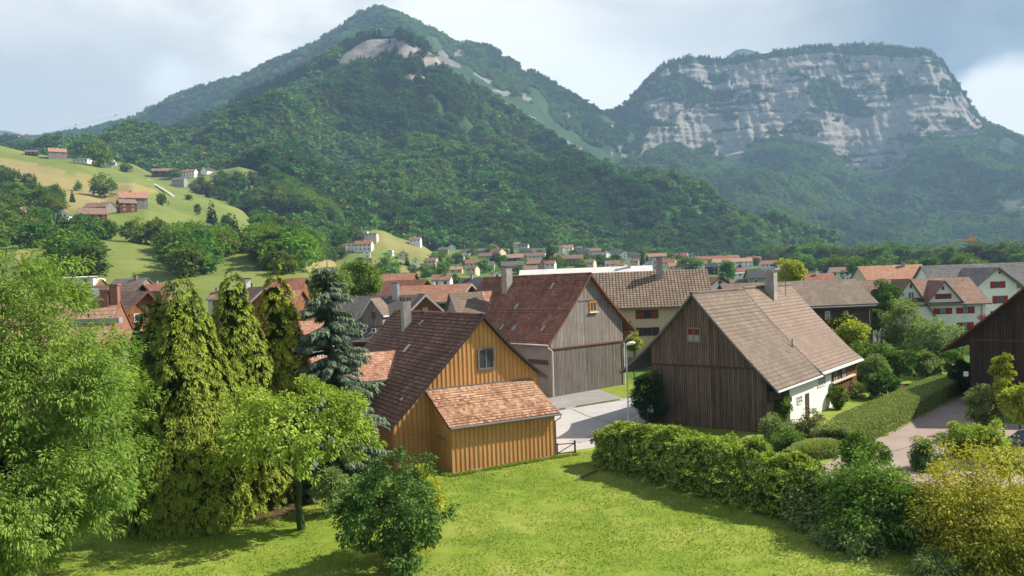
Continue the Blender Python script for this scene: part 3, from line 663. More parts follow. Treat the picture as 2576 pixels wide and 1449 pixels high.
# shed
ds, zs, zt, x0, x1 = 3.21, 2.926, 4.67, 2.47, 9.75
m = MB()
m.face([(x0, -ds, 0), (x1, -ds, 0), (x1, -ds, zs-.12), (x0, -ds, zs-.12)])
for xx in (x0, x1): m.face([(xx, -ds, 0), (xx, -.0, 0), (xx, -.0, zt-.14), (xx, -ds, zs-.12)], [(-ds, 0), (0, 0), (0, zt), (-ds, zs)])
shed = m.build('lean_to_shed', M['yellow'], Yh.root)
m = MB(); n = int((x1-x0)/.30)
for i in range(n+1):
    a = x0+(x1-x0)*i/n; m.box(a-.022, a+.022, -ds-.035, -ds, .06, zs-.13)
for i in range(9):
    y = -ds+i*.36; zt_ = zs+(zt-zs)*(y+ds)/ds-.16; m.box(x0-.03, x0, y-.02, y+.02, .1, zt_)
m.build('shed_battens', M['yellow_batten'], shed)
m = MB(); nr = 15; pa, pb = np.array([-ds-.32, zs-.06]), np.array([-.03, zt+.03]); Ls = np.linalg.norm(pb-pa)
for i in range(nr):
    a = pa+(pb-pa)*i/nr; c = pa+(pb-pa)*(i+1)/nr; a2 = a+np.array([0, .035])
    m.face([(x0-.22, a2[0], a2[1]), (x1+.28, a2[0], a2[1]), (x1+.28, c[0], c[1]), (x0-.22, c[0], c[1])], [(x0, Ls*i/nr), (x1, Ls*i/nr), (x1, Ls*(i+1)/nr), (x0, Ls*(i+1)/nr)])
    m.face([(x0-.22, a[0], a[1]), (x1+.28, a[0], a[1]), (x1+.28, a2[0], a2[1]), (x0-.22, a2[0], a2[1])], [(0, Ls*i/nr+.001)]*4)
for xx in (x0-.22, x1+.28): m.face([(xx, pa[0], pa[1]-.13), (xx, pb[0], pb[1]-.13), (xx, pb[0], pb[1]), (xx, pa[0], pa[1])], mi=1)
m.face([(x0-.22, pa[0], pa[1]-.13), (x1+.28, pa[0], pa[1]-.13), (x1+.28, pa[0], pa[1]), (x0-.22, pa[0], pa[1])], mi=1)
m.face([(x0-.22, pb[0], pb[1]-.13), (x1+.28, pb[0], pb[1]-.13), (x1+.28, pa[0], pa[1]-.13), (x0-.22, pa[0], pa[1]-.13)], mi=1)
m.build('shed_roof', [M['tile_shed'], M['trimdark']], shed, label='mottled orange tiled lean-to roof')
m = MB(); m.box(x0-.24, x1+.3, -.05, -.005, zt+.02, zt+.12); m.build('flashing', M['trimgrey'], shed)
m = MB(); m.box(x0-.05, x1+.05, -ds-.06, -ds+.3, -.1, .09); m.build('shed_plinth', M['concrete'], shed)
m = MB(); m.box(x0-.07, x0-.02, -2.4, -1.2, 1.95, 2.05); m.build('rail', M['trimgrey'], shed)
Yh.pipe([(x0-.2, pa[0]-.07, pa[1]-.05), (x1+.32, pa[0]-.07, pa[1]-.09)], .065, 'trimgrey', 'gutter')
Yh.pipe([(x1+.30, pa[0]-.07, pa[1]-.12), (x1+.26, pa[0]-.05, pa[1]-.3), (x1+.07, -ds-.02, pa[1]-.55), (x1+.07, -ds-.02, .1)], .045, 'trimgrey')
Yh.pipe([(-.32, -.42, 2.66), (-.32, 9.5, 2.70)], .07, 'metal', 'gutter')
Yh.pipe([(-.32, -.38, 2.6), (-.36, -.38, 2.45), (-.34, .0, 2.25), (-.3, .7, 2.12)], .05, 'metal')
m = MB(); m.box(.2, 10.7, -.035, .0, 2.05, 2.09); m.build('seam_board', M['yellow_batten'], Yh.root)
# chimney on the left slope, side wing with its own roof
cx = Yh.onroof(*u_(452, 300)); Yh.chimney(cx[0], cx[1], Yh.w2l(at(*u_(445, 100), Yh.l2w(cx[0], cx[1], 9)[1]))[2], .62, .62, 'concrete', 'tile_dark', 'open')
A1 = Yh.onroof(*u_(388, 474)); A0 = Yh.onroof(*u_(325, 688))
print('wing', A1, A0)
wyr, wzr, wye, wze = A1[1], A1[2]+.06, A0[1], A0[2]
wg = MB(); xo = -6.5
for sgn in (1, -1):
    y0_, y1_ = wyr, wyr-sgn*(wyr-wye)
    q = [(xo, y1_, wze), (A0[0]+.25, y1_, wze), (A1[0]+.25, y0_, wzr), (xo, y0_, wzr)]
    sl_ = math.hypot(y1_-y0_, wzr-wze); uvq = [(xo, 0), (A0[0], 0), (A1[0], sl_), (xo, sl_)]
    wg.face(q if sgn > 0 else q[::-1], uvq if sgn > 0 else uvq[::-1])
    q = [(p[0], p[1], p[2]-.14) for p in q]; wg.face(q[::-1] if sgn > 0 else q, mi=1)
    wg.face([(xo, y1_, wze-.14), (A0[0]+.25, y1_, wze-.14), (A0[0]+.25, y1_, wze+.01), (xo, y1_, wze+.01)], mi=1)
wing = MB(); yw = wye+.35
wing.face([(xo+.3, yw, -.3), (0, yw, -.3), (0, yw, wze-.0), (xo+.3, yw, wze-.0)])
wing.face([(xo+.3, yw, -.3), (xo+.3, 2*wyr-yw, -.3), (xo+.3, 2*wyr-yw, wze), (xo+.3, wyr, wzr-.15), (xo+.3, yw, wze)])
wo = wing.build('side_wing', M['orangeboard'], Yh.root); wg.build('wing_roof', [M['tile_wing'], M['trimgrey']], wo, label='orange tiled wing roof')
m = MB(); m.tube([(A0[0]+.25, wye, wze+.05), (A1[0]+.25, wyr, wzr+.05)], [.1, .1], 4); m.build('flashing', M['trimwhite'], wo)
# roof lights (glass tiles) lying on the old roof
for (xx, yy, w_, h_) in ((452, 462, .45, .75), (562, 268, .35, .5), (414, 848, .3, .25)):
    p = Yh.onroof(*u_(xx, yy)); x1_ = p[0]; d_ = h_*.7; m = MB(); za, zb_ = Yh.pz(x1_-d_/2)+.07, Yh.pz(x1_+d_/2)+.07
    m.face([(x1_-d_/2, p[1]+w_/2, za), (x1_-d_/2, p[1]-w_/2, za), (x1_+d_/2, p[1]-w_/2, zb_), (x1_+d_/2, p[1]+w_/2, zb_)]); m.build('roof_light', M['curtain'], Yh.root)

# ======== big grey barn in the middle
B_ = lambda x, y: ((1780+x/2.4985)*.67083, (980+y/2.4985)*.67083)
Gb = House('grey_barn', 'tall weathered grey board barn with brown red tiled roof, behind the amber house', 'barn', (3.517, 73.59, 0), .7007, 10.366, 16.6, 11.84, 5.19, 5.73, 5.535, .6, 1.756, .52, .4, .2, .08, .16, 'greyboard_dark', 'tile_barn', .30, trim='trimwood', base=-.5, nseg=8)
m = MB()   # upper cladding stands proud of the lower boards
xs = sorted({-.02, 10.386, 5.535, *[p[0] for p in Gb.P if 0 < p[0] < 10.366]})
for a, c in zip(xs[:-1], xs[1:]):
    m.face([(a, -.07, 4.67), (c, -.07, 4.67), (c, -.07, Gb.pz(c)-.19), (a, -.07, Gb.pz(a)-.19)], [(a, 4.67), (c, 4.67), (c, Gb.pz(c)), (a, Gb.pz(a))])
m.face([(-.02, 0, 4.67), (10.386, 0, 4.67), (10.386, -.07, 4.67), (-.02, -.07, 4.67)])
m.build('gable_cladding', M['greyboard'], Gb.root, label='paler grey gable boards')
m = MB(); m.box(-.03, 10.39, -.11, -.072, 4.6, 4.74); m.build('beam', M['trimwood'], Gb.root)
a0, zz = Gb.onface('F', *B_(965, 374)); a1, zz2 = Gb.onface('F', *B_(1240, 354)); m = MB(); m.box(a0, a1, -.115, -.072, (zz+zz2)/2-.05, (zz+zz2)/2+.06); m.build('beam', M['greyboard_dark'], Gb.root)
Gb.pxwin('F', *B_(1072, 376), *B_(1142, 470), off=.075, frame='trimamber', nx=1, fw=.13, sill='trimwhite', lab='small amber framed window')
m = MB(); m.box(-.05, -.004, .02, 16.5, -.2, 5.1); m.build('side_cladding', M['palewall'], Gb.root, label='pale mauve grey side wall')
h0, z1_ = Gb.onface('L', *B_(505, 912), .05); h1, z0_ = Gb.onface('L', *B_(692, 972), .05)
m = MB(); m.box(-.09, -.052, min(h0, h1), max(h0, h1), z0_, z1_); m.build('louvre_hatch', M['darkhoriz'], Gb.root)
Gb.pipe([(-.66, -.45, 5.1), (-.66, 16, 5.1)], .07, 'trimwhite', 'gutter')
Gb.pipe([(-.64, -.45, 5.05), (-.62, -.42, 4.85), (.1, -.22, 4.45), (.12, -.16, .1)], .055, 'trimwhite')
Gb.pipe([(12.05, -.4, 5.68), (10.45, -.16, 4.5), (10.45, -.14, .1)], .06, 'trimwhite')
cx = Gb.onroof(*B_(300, 275)); Gb.chimney(cx[0]+.1, cx[1], 12.95, .85, .85, 'concrete', 'tile_red', 'slab')
for (xx, yy) in ((725, 240), (388, 430), (365, 632), (255, 620), (640, 635)):
    p = Gb.onroof(*B_(xx, yy)); x1_ = p[0]; m = MB(); d_ = .25; za, zb_ = Gb.pz(x1_-d_)+.07, Gb.pz(x1_+d_)+.07
    m.face([(x1_-d_, p[1]+.2, za), (x1_-d_, p[1]-.2, za), (x1_+d_, p[1]-.2, zb_), (x1_+d_, p[1]+.2, zb_)]); m.build('roof_light', M['curtain'], Gb.root)

# ======== dark brown barn with the white farmhouse wing
C_ = lambda x, y: ((2300+x/2.07)*.67083, (1000+y/2.07)*.67083)
Rb = House('brown_barn', 'dark brown board barn with long pinkish brown roof and white walled side wing', 'barn', (10.71, 59.285, 0), -.6936, 9.033, 19.6, 10.017, 3.873, 3.174, 3.697, 2.687, .933, .45, .3, .16, .22, .10, 'brownboard', 'tile_brown', .34, trim='trimgrey', base=-.5, nseg=8)
zb = 4.57
m = MB(); m.box(-.02, 8.4, -.08, -.004, zb-.04, zb+.06); m.build('beam', M['shutdark'], Rb.root)
m = MB(); xs = sorted({.0, 8.6, 3.697, *[p[0] for p in Rb.P if 0 < p[0] < 8.6]})
for a, c in zip(xs[:-1], xs[1:]):
    if Rb.pz(a) > zb and Rb.pz(c) > zb: m.face([(a, -.05, zb), (c, -.05, zb), (c, -.05, Rb.pz(c)-.16), (a, -.05, Rb.pz(a)-.16)], [(a+.07, zb), (c+.07, zb), (c+.07, Rb.pz(c)), (a+.07, Rb.pz(a))])
m.build('gable_cladding', M['brownboard'], Rb.root)
wn_ = Rb.pxwin('F', *C_(570, 472), *C_(680, 588), off=.055, frame='greyboard', pane='curtain', nx=1, fw=.1, lab='gable window with red checked blind')
a0, z1_ = Rb.onface('F', *C_(575, 475)); a1, z0_ = Rb.onface('F', *C_(675, 528)); am = (a0+a1)/2
m = MB(); m.box(a0+.05, am-.04, -.12, -.1, z0_, z1_-.05); m.box(am+.04, a1-.05, -.12, -.1, z0_, z1_-.05); m.build('blind', plain('faded red cloth', (.17, .028, .022), .9), wn_)
# second roof stage: the house end carries a slightly raised roof reaching further out
P2 = [(x, z+.07) for x, z in Rb.P if x >= 3.69]; P2[-1] = (P2[-1][0]+.05, P2[-1][1]+.12)
Rb.roof([P2[0]]+P2, 9.0, 19.95, .13, 'tile_pink', .34, 'trimwhite', 'roof_stage').location = (0, 0, 0)
m = MB(); m.box(9.036, 9.5, 3.2, 13.0, -.3, 2.75); m.box(9.036, 9.5, 8.6, 13.0, 2.75, 3.05); ww = m.build('white_wall', M['white'], Rb.root)
m = MB(); m.box(9.036, 9.47, 0.05, 8.6, 2.3, 3.0); m.build('eave_panel', M['blackboard'], Rb.root)  # dark band along the top of the side wall, below the eave
m = MB(); m.box(9.04, 9.6, 13.0, 19.6, -.3, 3.0); m.build('timber_wing_wall', M['redboard'], Rb.root)
for rect, kw in (((1582, 855, 1645, 915), dict(nx=2, ny=1, pane='curtain')), ((1360, 1008, 1380, 1048), dict(nx=0, frame='trimgrey')), ((1424, 1008, 1462, 1056), dict(nx=1, ny=1, pane='curtain'))):
    Rb.pxwin('R', *C_(rect[0], rect[1]), *C_(rect[2], rect[3]), off=.47, **kw)
for rect in ((1702, 812, 1742, 885), (1768, 788, 1808, 858)):
    Rb.pxwin('R', *C_(rect[0], rect[1]), *C_(rect[2], rect[3]), off=.575, pane='curtain', frame='shutdark', nx=1, ny=1)
a0, z1_ = Rb.onface('R', *C_(1690, 900), .6); a1, z0_ = Rb.onface('R', *C_(1840, 857), .33)
m = MB(); m.box(9.6, 9.86, min(a0, a1), max(a0, a1), z1_-.12, z1_); m.build('long_sill', M['beige'], Rb.root)
a0, z1_ = Rb.onface('R', *C_(1488, 990), .47); a1, z0_ = Rb.onface('R', *C_(1520, 1150), .47); m = MB(); m.box(9.503, 9.55, a0, a1, -.1, z1_); d_ = m.build('door', M['shutdark'], Rb.root)
m = MB(); m.box(9.55, 9.6, a0+.1, a0+.2, .95, 1.05); m.build('handle', M['metal'], d_)
Rb.pipe([(10.02, -.4, 3.06), (10.02, 9.0, 3.06)], .07, 'trimwhite', 'gutter'); Rb.pipe([(10.08, 9.05, 3.2), (10.08, 19.9, 3.2)], .08, 'trimwhite', 'gutter')
cx = Rb.onroof(*C_(1232, 255)); Rb.chimney(cx[0]-.2, cx[1]+.35, 11.35, .82, .82, 'concrete', 'trimwhite', 'metal')
# two aerials and a vent pipe on its roof
an = Rb.onroof(*C_(1338, 235)); A_ = Rb.l2w(*an)
m = MB(); m.tube([(0, 0, -.3), (.03, 0, 5.2)], [.035, .025], 6); ant = empty('roof_aerial', A_, 0, 'thin roof aerial with crossed rods, standing on the brown barn behind the chimney', 'aerial'); m.build('mast', M['trimgrey'], ant)
m = MB()
m.tube([(-.55, 0, 5.15), (.8, 0, 5.22)], [.03, .03], 5)
for i in range(5): m.tube([(-.45+.28*i, -.28, 5.18), (-.45+.28*i, .28, 5.18)], [.016, .016], 4)
m.build('rods', M['trimgrey'], ant)
m = MB(); m.tube([(-.5, 0, 1.55), (.5, 0, 1.55)], [.022, .022], 4)
for i in range(4): m.tube([(-.45+.28*i, -.25, 1.55), (-.45+.28*i, .25, 1.55)], [.015, .015], 4)
m.build('rods', M['trimgrey'], ant)
an = Rb.onroof(*C_(1390, 630)); m = MB(); m.tube([(an[0], an[1], an[2]-.1), (an[0], an[1], an[2]+.75)], [.06, .06], 8); m.build('vent_pipe', M['metal'], Rb.root)

# ======== house with the chequered pan tile roof and cream wall
Th = gable_at('cream_house', 'cream walled house with a wide chequered brown pan tile roof, behind the grey barn', 'house', (1779, 676, 96), R_(84), 9.0, 24, 12.6, 8.2, o=.2, fl=.03, fr=.03, wall='cream', roof='tile_check', trim='trimgrey', el=.7, er=.7)
# its left long wall faces the camera: local L side
for (x0_, y0_, x1_, y1_, shc) in ((228, 338, 294, 402, 'shutbrown'), (228, 474, 300, 534, 'shutdark')):
    Th.pxwin('L', *C_(x0_, y0_), *C_(x1_, y1_), frame='shutbrown', nx=1, sh=shc, shw=.85)
m = MB(); a0, _z = Th.onface('L', *C_(60, 340)); a1, _z2 = Th.onface('L', *C_(135, 340)); Th.fbox(m, 'L', a0, a1, 3.4, 6.6, .0, .08); m.build('board_panel', M['orangeboard'], Th.root)
m = MB(); Th.fbox(m, 'L', 0, 24, -.5, 2.2, .0, .06); m.build('base_wall', M['greyrender'], Th.root)
cx = Th.onroof(*C_(360, 85)); Th.chimney(cx[0]+.2, cx[1], 14.2, .75, .75, 'concrete', 'trimgrey', 'slab')
# long pale tin roof behind it
Tn = gable_at('long_shed', 'long low building with pale corrugated roof, just behind the chequered pan tile roof', 'shed', (1641, 667, 118), R_(83), 10, 20.0, 9, 6.2, o=.2, fl=0, fr=0, wall='greyrender', roof='tin', trim='trimwood')
cx = Tn.onroof(1583, 676); Tn.chimney(cx[0]+.4, cx[1], 10.3, .5, .5, 'beige', 'concrete', 'slab')
# white gable right of it
Wg = gable_at('white_gable_house', 'low white gabled house with dark verge, between pan tile roof and brown barn chimney', 'house', (1811, 696, 104), R_(20), 10.4, 12, 8.2, 4.6, xr=4.4, o=.5, fl=.02, fr=.02, wall='white', roof='tile_red', trim='trimdark', el=.6, er=1.2)
Wg.pxwin('F', 1807, 706, 1815, 715, frame='trimgrey', nx=1, ny=1)
# house 11: dark timber house right behind the brown barn
Dh = gable_at('dark_timber_house', 'dark horizontally boarded house with plain brown tile roof, behind the brown barn', 'house', (2153, 701, 88), R_(96), 7.5, 15.5, 9.1, 6.4, o=.35, fl=.03, fr=.05, wall='darkhoriz', roof='tile_brown', trim='trimgrey', el=.8)
Dd = lambda x, y: ((2900+x/2.415)*.67083, (900+y/2.415)*.67083)
for (a, c, d, e) in ((466, 645, 512, 720), (632, 642, 676, 706)): Dh.pxwin('L', *Dd(a, c), *Dd(d, e), frame='trimwhite', pane='curtain', nx=1, ny=1)
Dh.pipe([(-.82, .0, 6.15), (-.82, 15, 6.15)], .09, 'trimgrey', 'gutter'); Dh.pipe([(-.8, .35, 6.1), (-.1, .4, 5.7), (-.1, .4, .2)], .05, 'metal')
# ======== white house with red shutters
Q_ = lambda x, y: (2213.7+x/6, 603.7+y/6)
Wh = gable_at('shuttered_house', 'white house with red shutters, brown tile roof and a dormer gable', 'house', (*Q_(1345, 556), 108), R_(84), 10.5, 15.2, 11.2, 7.7, o=.4, fl=.03, fr=.03, wall='white', roof='tile_mid', trim='trimgrey', el=.75, er=.6)
for (a, c, d, e) in ((895, 1025, 998, 1115), (1240, 1012, 1335, 1105), (1240, 1245, 1325, 1360)): Wh.pxwin('L', *Q_(a, c), *Q_(d, e), frame='trimdark', pane='curtain', nx=1, sh='shutred', shw=.75)
Wh.pipe([(-.12, .5, 7.4), (-.12, .5, .3)], .08, 'metal')
# dormer gable and the left cross gable
def crossgable(hs, u, v, name, wd, hgt, zlow, proj=0.2, wall='white', roof='tile_mid', trim='trimgrey', side='L', ov=.4):
    """small gable standing on the long wall towards the camera; its ridge runs into the roof"""
    a, z = hs.onface(side, u, v, proj); m = MB(); r = MB(); D = 6.0
    f = lambda aa, zz, out: hs.fpt(side, aa, zz, out)
    m.face([f(a-wd/2, zlow, proj), f(a+wd/2, zlow, proj), f(a+wd/2, z-hgt, proj), f(a, z-.15, proj), f(a-wd/2, z-hgt, proj)][::-1])
    for sg in (-1, 1):
        m.face([f(a+sg*wd/2, zlow, proj), f(a+sg*wd/2, zlow, -D*.5), f(a+sg*wd/2, z-hgt, -D*.5), f(a+sg*wd/2, z-hgt, proj)])
        k = (wd/2+ov)/(wd/2); q = [f(a+sg*wd/2*k, z-hgt*k, proj+ov), f(a+sg*wd/2*k, z-hgt*k, -D*.35), f(a, z, -D), f(a, z, proj+ov)]
        L_ = math.hypot(wd/2*k, hgt*k); r.face(q, [(0, 0), (D, 0), (D, L_), (0, L_)])
        q2 = [(p[0], p[1], p[2]-.16) for p in q]; r.face(q2[::-1], mi=1); r.face([q[0], q2[0], q2[3], q[3]], mi=1); r.face([q[0], q2[0], q2[1], q[1]], mi=1)
    w_ = m.build(name, M[wall], hs.root); r.build('dormer_roof', [M[roof], M[trim]], w_); return a, z
crossgable(Wh, *Q_(965, 610), 'dormer', 4.6, 2.9, 7.2)
Wh.pxwin('L', *Q_(918, 815), *Q_(992, 885), off=.22, frame='trimdark', nx=1, sh='shutred', shw=.7)
Wh.pxwin('L', *Q_(932, 700), *Q_(968, 750), off=.22, frame='shutred', nx=0, fw=.12)
crossgable(Wh, *Q_(440, 590), 'dormer', 6.2, 4.9, 0.2, .6)
Wh.pxwin('L', *Q_(452, 672), *Q_(482, 728), off=.62, frame='shutred', nx=0, fw=.1)
for (a, d) in ((436, 462), (480, 504)): Wh.pxwin('L', *Q_(a, 790), *Q_(d, 875), off=.62, frame='trimgrey', nx=0)
m = MB(); a0, z1_ = Wh.onface('L', *Q_(380, 880), .65); a1, z0_ = Wh.onface('L', *Q_(640, 930), .65); Wh.fbox(m, 'L', min(a0, a1), max(a0, a1), z0_, z1_, .65, 1.4); m.build('balcony', M['shutdark'], Wh.root)
# its lower roof wing on the left
Ws = gable_at('carport', 'low brown tiled carport wing at the left end of the red shuttered house', 'carport', (*Q_(180, 700), 103), R_(20), 10, 9, 6.2, 2.6, xr=8.5, o=.3, fl=.1, fr=.1, wall='white', roof='tile_mid', trim='trimdark', er=.4)
# ======== big grey roofed white house at the right edge
Bh = gable_at('grey_roof_house', 'large white house with dark red shutters and grey tiled roof, at the right edge', 'house', (2650, 656, 128), R_(92), 14, 22, 14.5, 8.0, o=.4, fl=.05, fr=.05, wall='white', roof='tile_grey', trim='trimgrey', el=.8)
a_, z_ = crossgable(Bh, *Q_(1745, 410), 'gable_wing', 6.6, 2.6, .2, 2.2, roof='tile_grey', ov=.9)
for (a, c, d, e) in ((1742, 628, 1812, 722), (1775, 845, 1850, 955), (1745, 1075, 1860, 1150)): Bh.pxwin('L', *Q_(a, c), *Q_(d, e), off=2.22, frame='trimgrey', nx=1, sh='shutred' if c < 1000 else 'shutdark', shw=.8)
Bh.pxwin('L', *Q_(1792, 478), *Q_(1815, 510), off=2.22, frame='shutdark', nx=0)
m = MB(); a0, _ = Bh.onface('L', *Q_(1900, 800), 1.2); Bh.fbox(m, 'L', -2, a0, .2, 8.1, .0, 1.2); m.build('side_wing', M['white'], Bh.root)
Bh.pxwin('L', *Q_(2100, 850), *Q_(2174, 950), off=1.22, frame='trimgrey', nx=1, sh='shutred', shw=.7)
m = MB(); a0, _ = Bh.onface('L', *Q_(1520, 850), .0); a1, _ = Bh.onface('L', *Q_(1610, 850), .0); Bh.fbox(m, 'L', min(a0, a1), max(a0, a1), .2, 7.6, .0, .1); m.build('board_panel', M['redboard'], Bh.root)
# ======== near dark barn at right edge
_p = at(2440, 930, 62)
Nb = House('blackened_barn', 'blackened brown barn with steep verge, cut by the right edge of the view', 'barn', (_p[0], _p[1], 0), R_(-47), 15, 12, 12.8, 4.4, xr=7.4, el=1.9, er=1, o=.8, fl=.12, fr=.1, wall='blackboard', roof='tile_mid', trim='redboard', base=-.5)
m = MB(); a0, z1_ = Nb.onface('F', 2424, 934); Nb.fbox(m, 'F', a0+.0, a0+.35, z1_-.4, z1_, .0, .03); m.build('notice_plate', M['white'], Nb.root)
m = MB(); a0, z1_ = Nb.onface('F', 2420, 792); Nb.fbox(m, 'F', -.02, 15.02, 5.2, 5.35, .0, .05); m.build('beam', M['redboard'], Nb.root)
# ======== grey dormer house, its gable, and the two-tone roof beside it
u3 = lambda x, y: (872+x/3.0, 724.5+y/3.0)
Gh = gable_at('dormer_house', 'house with dark grey tiled roof, small grey boarded dormer and brown timber walls', 'house', (*u3(598, 46), 92), R_(74), 9.5, 11.6, 10.6, 5.4, o=.4, fl=.08, fr=.1, wall='redboard', roof='tile_grey', trim='trimdark', el=1.1, er=.8)
crossgable(Gh, *u3(190, 76), 'dormer', 2.5, 1.7, 5.2, -.9, 'greyboard', 'tile_brown', 'trimwhite', ov=.3)
Gh.pxwin('L', *u3(182, 178), *u3(222, 236), off=-.88, frame='greyboard', nx=0)
for x in (60, 120, 190): Gh.pxwin('L', *u3(x, 305), *u3(x+32, 335), frame='trimwhite', nx=0)
cx = Gh.onroof(*u3(500, 20)); Gh.chimney(4.5, 3.4, 12.0, .7, .7, 'metal', 'tile_grey', 'slab')
Gg = gable_at('timber_gable', 'orange timber gable with wide white bargeboards beside the grey dormer roof', 'house', (*u3(597, 44), 88), R_(14), 6.4, 6.5, 9.8, 6.3, o=.6, fl=.03, fr=.03, wall='orangeboard', roof='tile_brown', trim='trimwhite', el=.5, er=.5, th=.3)
Gg.pxwin('F', *u3(574, 150), *u3(610, 172), frame='trimwhite', pane='curtain', nx=0)
Lg = gable_at('pale_gable_house', 'pale grey gabled house, roof half grey brown and half pink tiles, left of grey barn', 'house', (*u3(770, 38), 84), R_(-62), 6.2, 3.6, 9.0, 4.4, xr=3.1, o=.3, ob=.0, fl=.04, fr=.08, wall='greyrender', roof='tile_brown', trim='trimgrey', el=.3, er=.8)
Lw = gable_at('pink_roof_wing', 'pinkish tiled roof with pale verge touching the left side of the grey barn', 'house', Lg.l2w(3.1, 3.62, 9.04), R_(-62), 6.2, 3.8, 9.0, 4.4, xr=3.1, er=.85, o=.0, ob=.1, fl=.06, fr=.06, wall='greyrender', roof='tile_wing', trim='concrete', el=.6)
# ======== houses seen between the conifers on the left
l6 = lambda x, y: (134.2+x/3.31, 657.4+y/3.31)
N1 = gable_at('wooden_gable_house', 'house with steep brown red roof and wooden gable window, between big tree and conifers', 'house', (*l6(788, 246), 66), R_(44), 11.5, 12, 9.9, 3.9, xr=6.4, o=.6, fl=.12, fr=.12, wall='orangeboard', roof='tile_mid', trim='trimwood', el=.7, er=.6)
N1.pxwin('F', *l6(668, 436), *l6(722, 506), frame='trimwhite', pane='glass', nx=2, ny=2, sh='shutbrown', shw=.35)
CHB = []
for (x, y, c) in ((436, 350, 246), (516, 335, 200)):
    CHB.append((x, y, c))
N1b = gable_at('orange_slope_house', 'sunlit orange tiled roof slope with a long roof light, left of the wooden gable', 'house', (*l6(560, 318), 62), R_(96), 11, 9.0, 8.1, 2.2, o=.1, fl=.06, fr=.06, wall='brick', roof='tile_tan', trim='trimwood', el=.5)
for (x, y, c) in CHB:
    p = N1b.onroof(*l6(x, y)); q = N1b.w2l(at(*l6(x, c), N1b.l2w(*p)[1])); N1b.chimney(p[0], p[1], min(q[2], N1b.hr+1.3), .6, .6, 'brick', 'tile_orange', 'slab')
p = N1b.onroof(*l6(378, 488)); m = MB(); x1_ = p[0]; m.box(x1_-.45, x1_+.3, p[1]-1.7, p[1]+1.7, N1b.pz(x1_)-.3, N1b.pz(x1_)+.12); m.build('roof_light', M['curtain'], N1b.root)
N1c = gable_at('flat_annexe', 'low annexe with reddish roof and grey canopy below the wooden gable', 'annexe', (*l6(760, 565), 60), R_(84), 5, 3.2, 4.7, 3.6, o=.2, fl=0, fr=0, wall='greyrender', roof='tile_wing', trim='trimgrey', el=.6)
N2 = gable_at('brown_ridge_house', 'long brown roof with a dark gable, behind the two brick chimneys', 'house', (*l6(742, 184), 88), R_(70), 9.5, 13.5, 10.2, 5.6, o=.4, fl=.05, fr=.05, wall='blackboard', roof='tile_mid', trim='trimdark', el=.8)
N2b = gable_at('dark_gable_barn', 'dark timber gable with pale verge half hidden by the big leafy tree', 'barn', (*l6(172, 222), 72), R_(18), 7.6, 10, 8.2, 3.6, o=.6, fl=.1, fr=.1, wall='blackboard', roof='tile_grey', trim='concrete', el=.6)
N3 = gable_at('conifer_gable_house', 'timber gable with pale bargeboard between the two golden conifers', 'house', (*l6(1768, 208), 74), R_(28), 8.6, 12, 9.6, 5.3, o=.8, fl=.08, fr=.1, wall='orangeboard', roof='tile_mid', trim='concrete', el=.7, er=.8, th=.25)
m = MB(); N3.fbox(m, 'F', -.05, 8.65, 5.3, 5.5, .0, .5); m.build('beam', M['trimwhite'], N3.root)
cx = N3.onroof(*l6(1385, 250)); N3.chimney(4.0, 9.5, 10.5, 1.0, 1.0, 'white', 'trimdark', 'slab')
N6 = gable_at('red_metal_roof_house', 'dark red metal roof beside the blue spruce top', 'house', (*l6(2110, 136), 104), R_(80), 9, 5.2, 10.4, 6.2, o=.3, fl=0, fr=0, wall='orangeboard', roof='tile_red', trim='trimdark')
N6b = gable_at('orange_low_house', 'orange tiled roof under the dark red metal roof near the spruce', 'house', (*l6(2080, 236), 90), R_(78), 8, 5.8, 7.6, 4.0, o=.3, fl=0, fr=0, wall='orangeboard', roof='tile_orange', trim='trimwood')
N7 = gable_at('white_wall_house', 'white walled house glimpsed through the blue spruce branches', 'house', (830, 805, 66), R_(84), 7, 7.5, 5.6, 4.6, o=.3, fl=0, fr=0, wall='white', roof='tile_orange', trim='trimwood')
# red roofs in the middle distance
R1h = gable_at('orange_hall', 'big orange roofed house with hipped looking dark left gable, behind the dormer house', 'house', (1047, 686, 150), R_(76), 13, 14.5, 9.5, 4.4, o=.4, fl=.03, fr=.03, wall='orangeboard', roof='tile_orange', trim='trimwood')
R2h = gable_at('red_roof_barn', 'plain red roofed barn with dark timber gable under white caps, before the orange hall', 'barn', (1075, 702, 125), R_(56), 11, 11, 9.2, 4.2, o=.5, fl=.03, fr=.03, wall='blackboard', roof='tile_red', trim='trimwood')
R3h = gable_at('long_red_house', 'long low red roof with pale bargeboard and dark gable, left of the grey barn ridge', 'house', (1187, 713, 118), R_(64), 8, 12, 7.4, 4.8, o=.6, fl=.0, fr=.0, wall='redboard', roof='tile_orange', trim='concrete', th=.28)
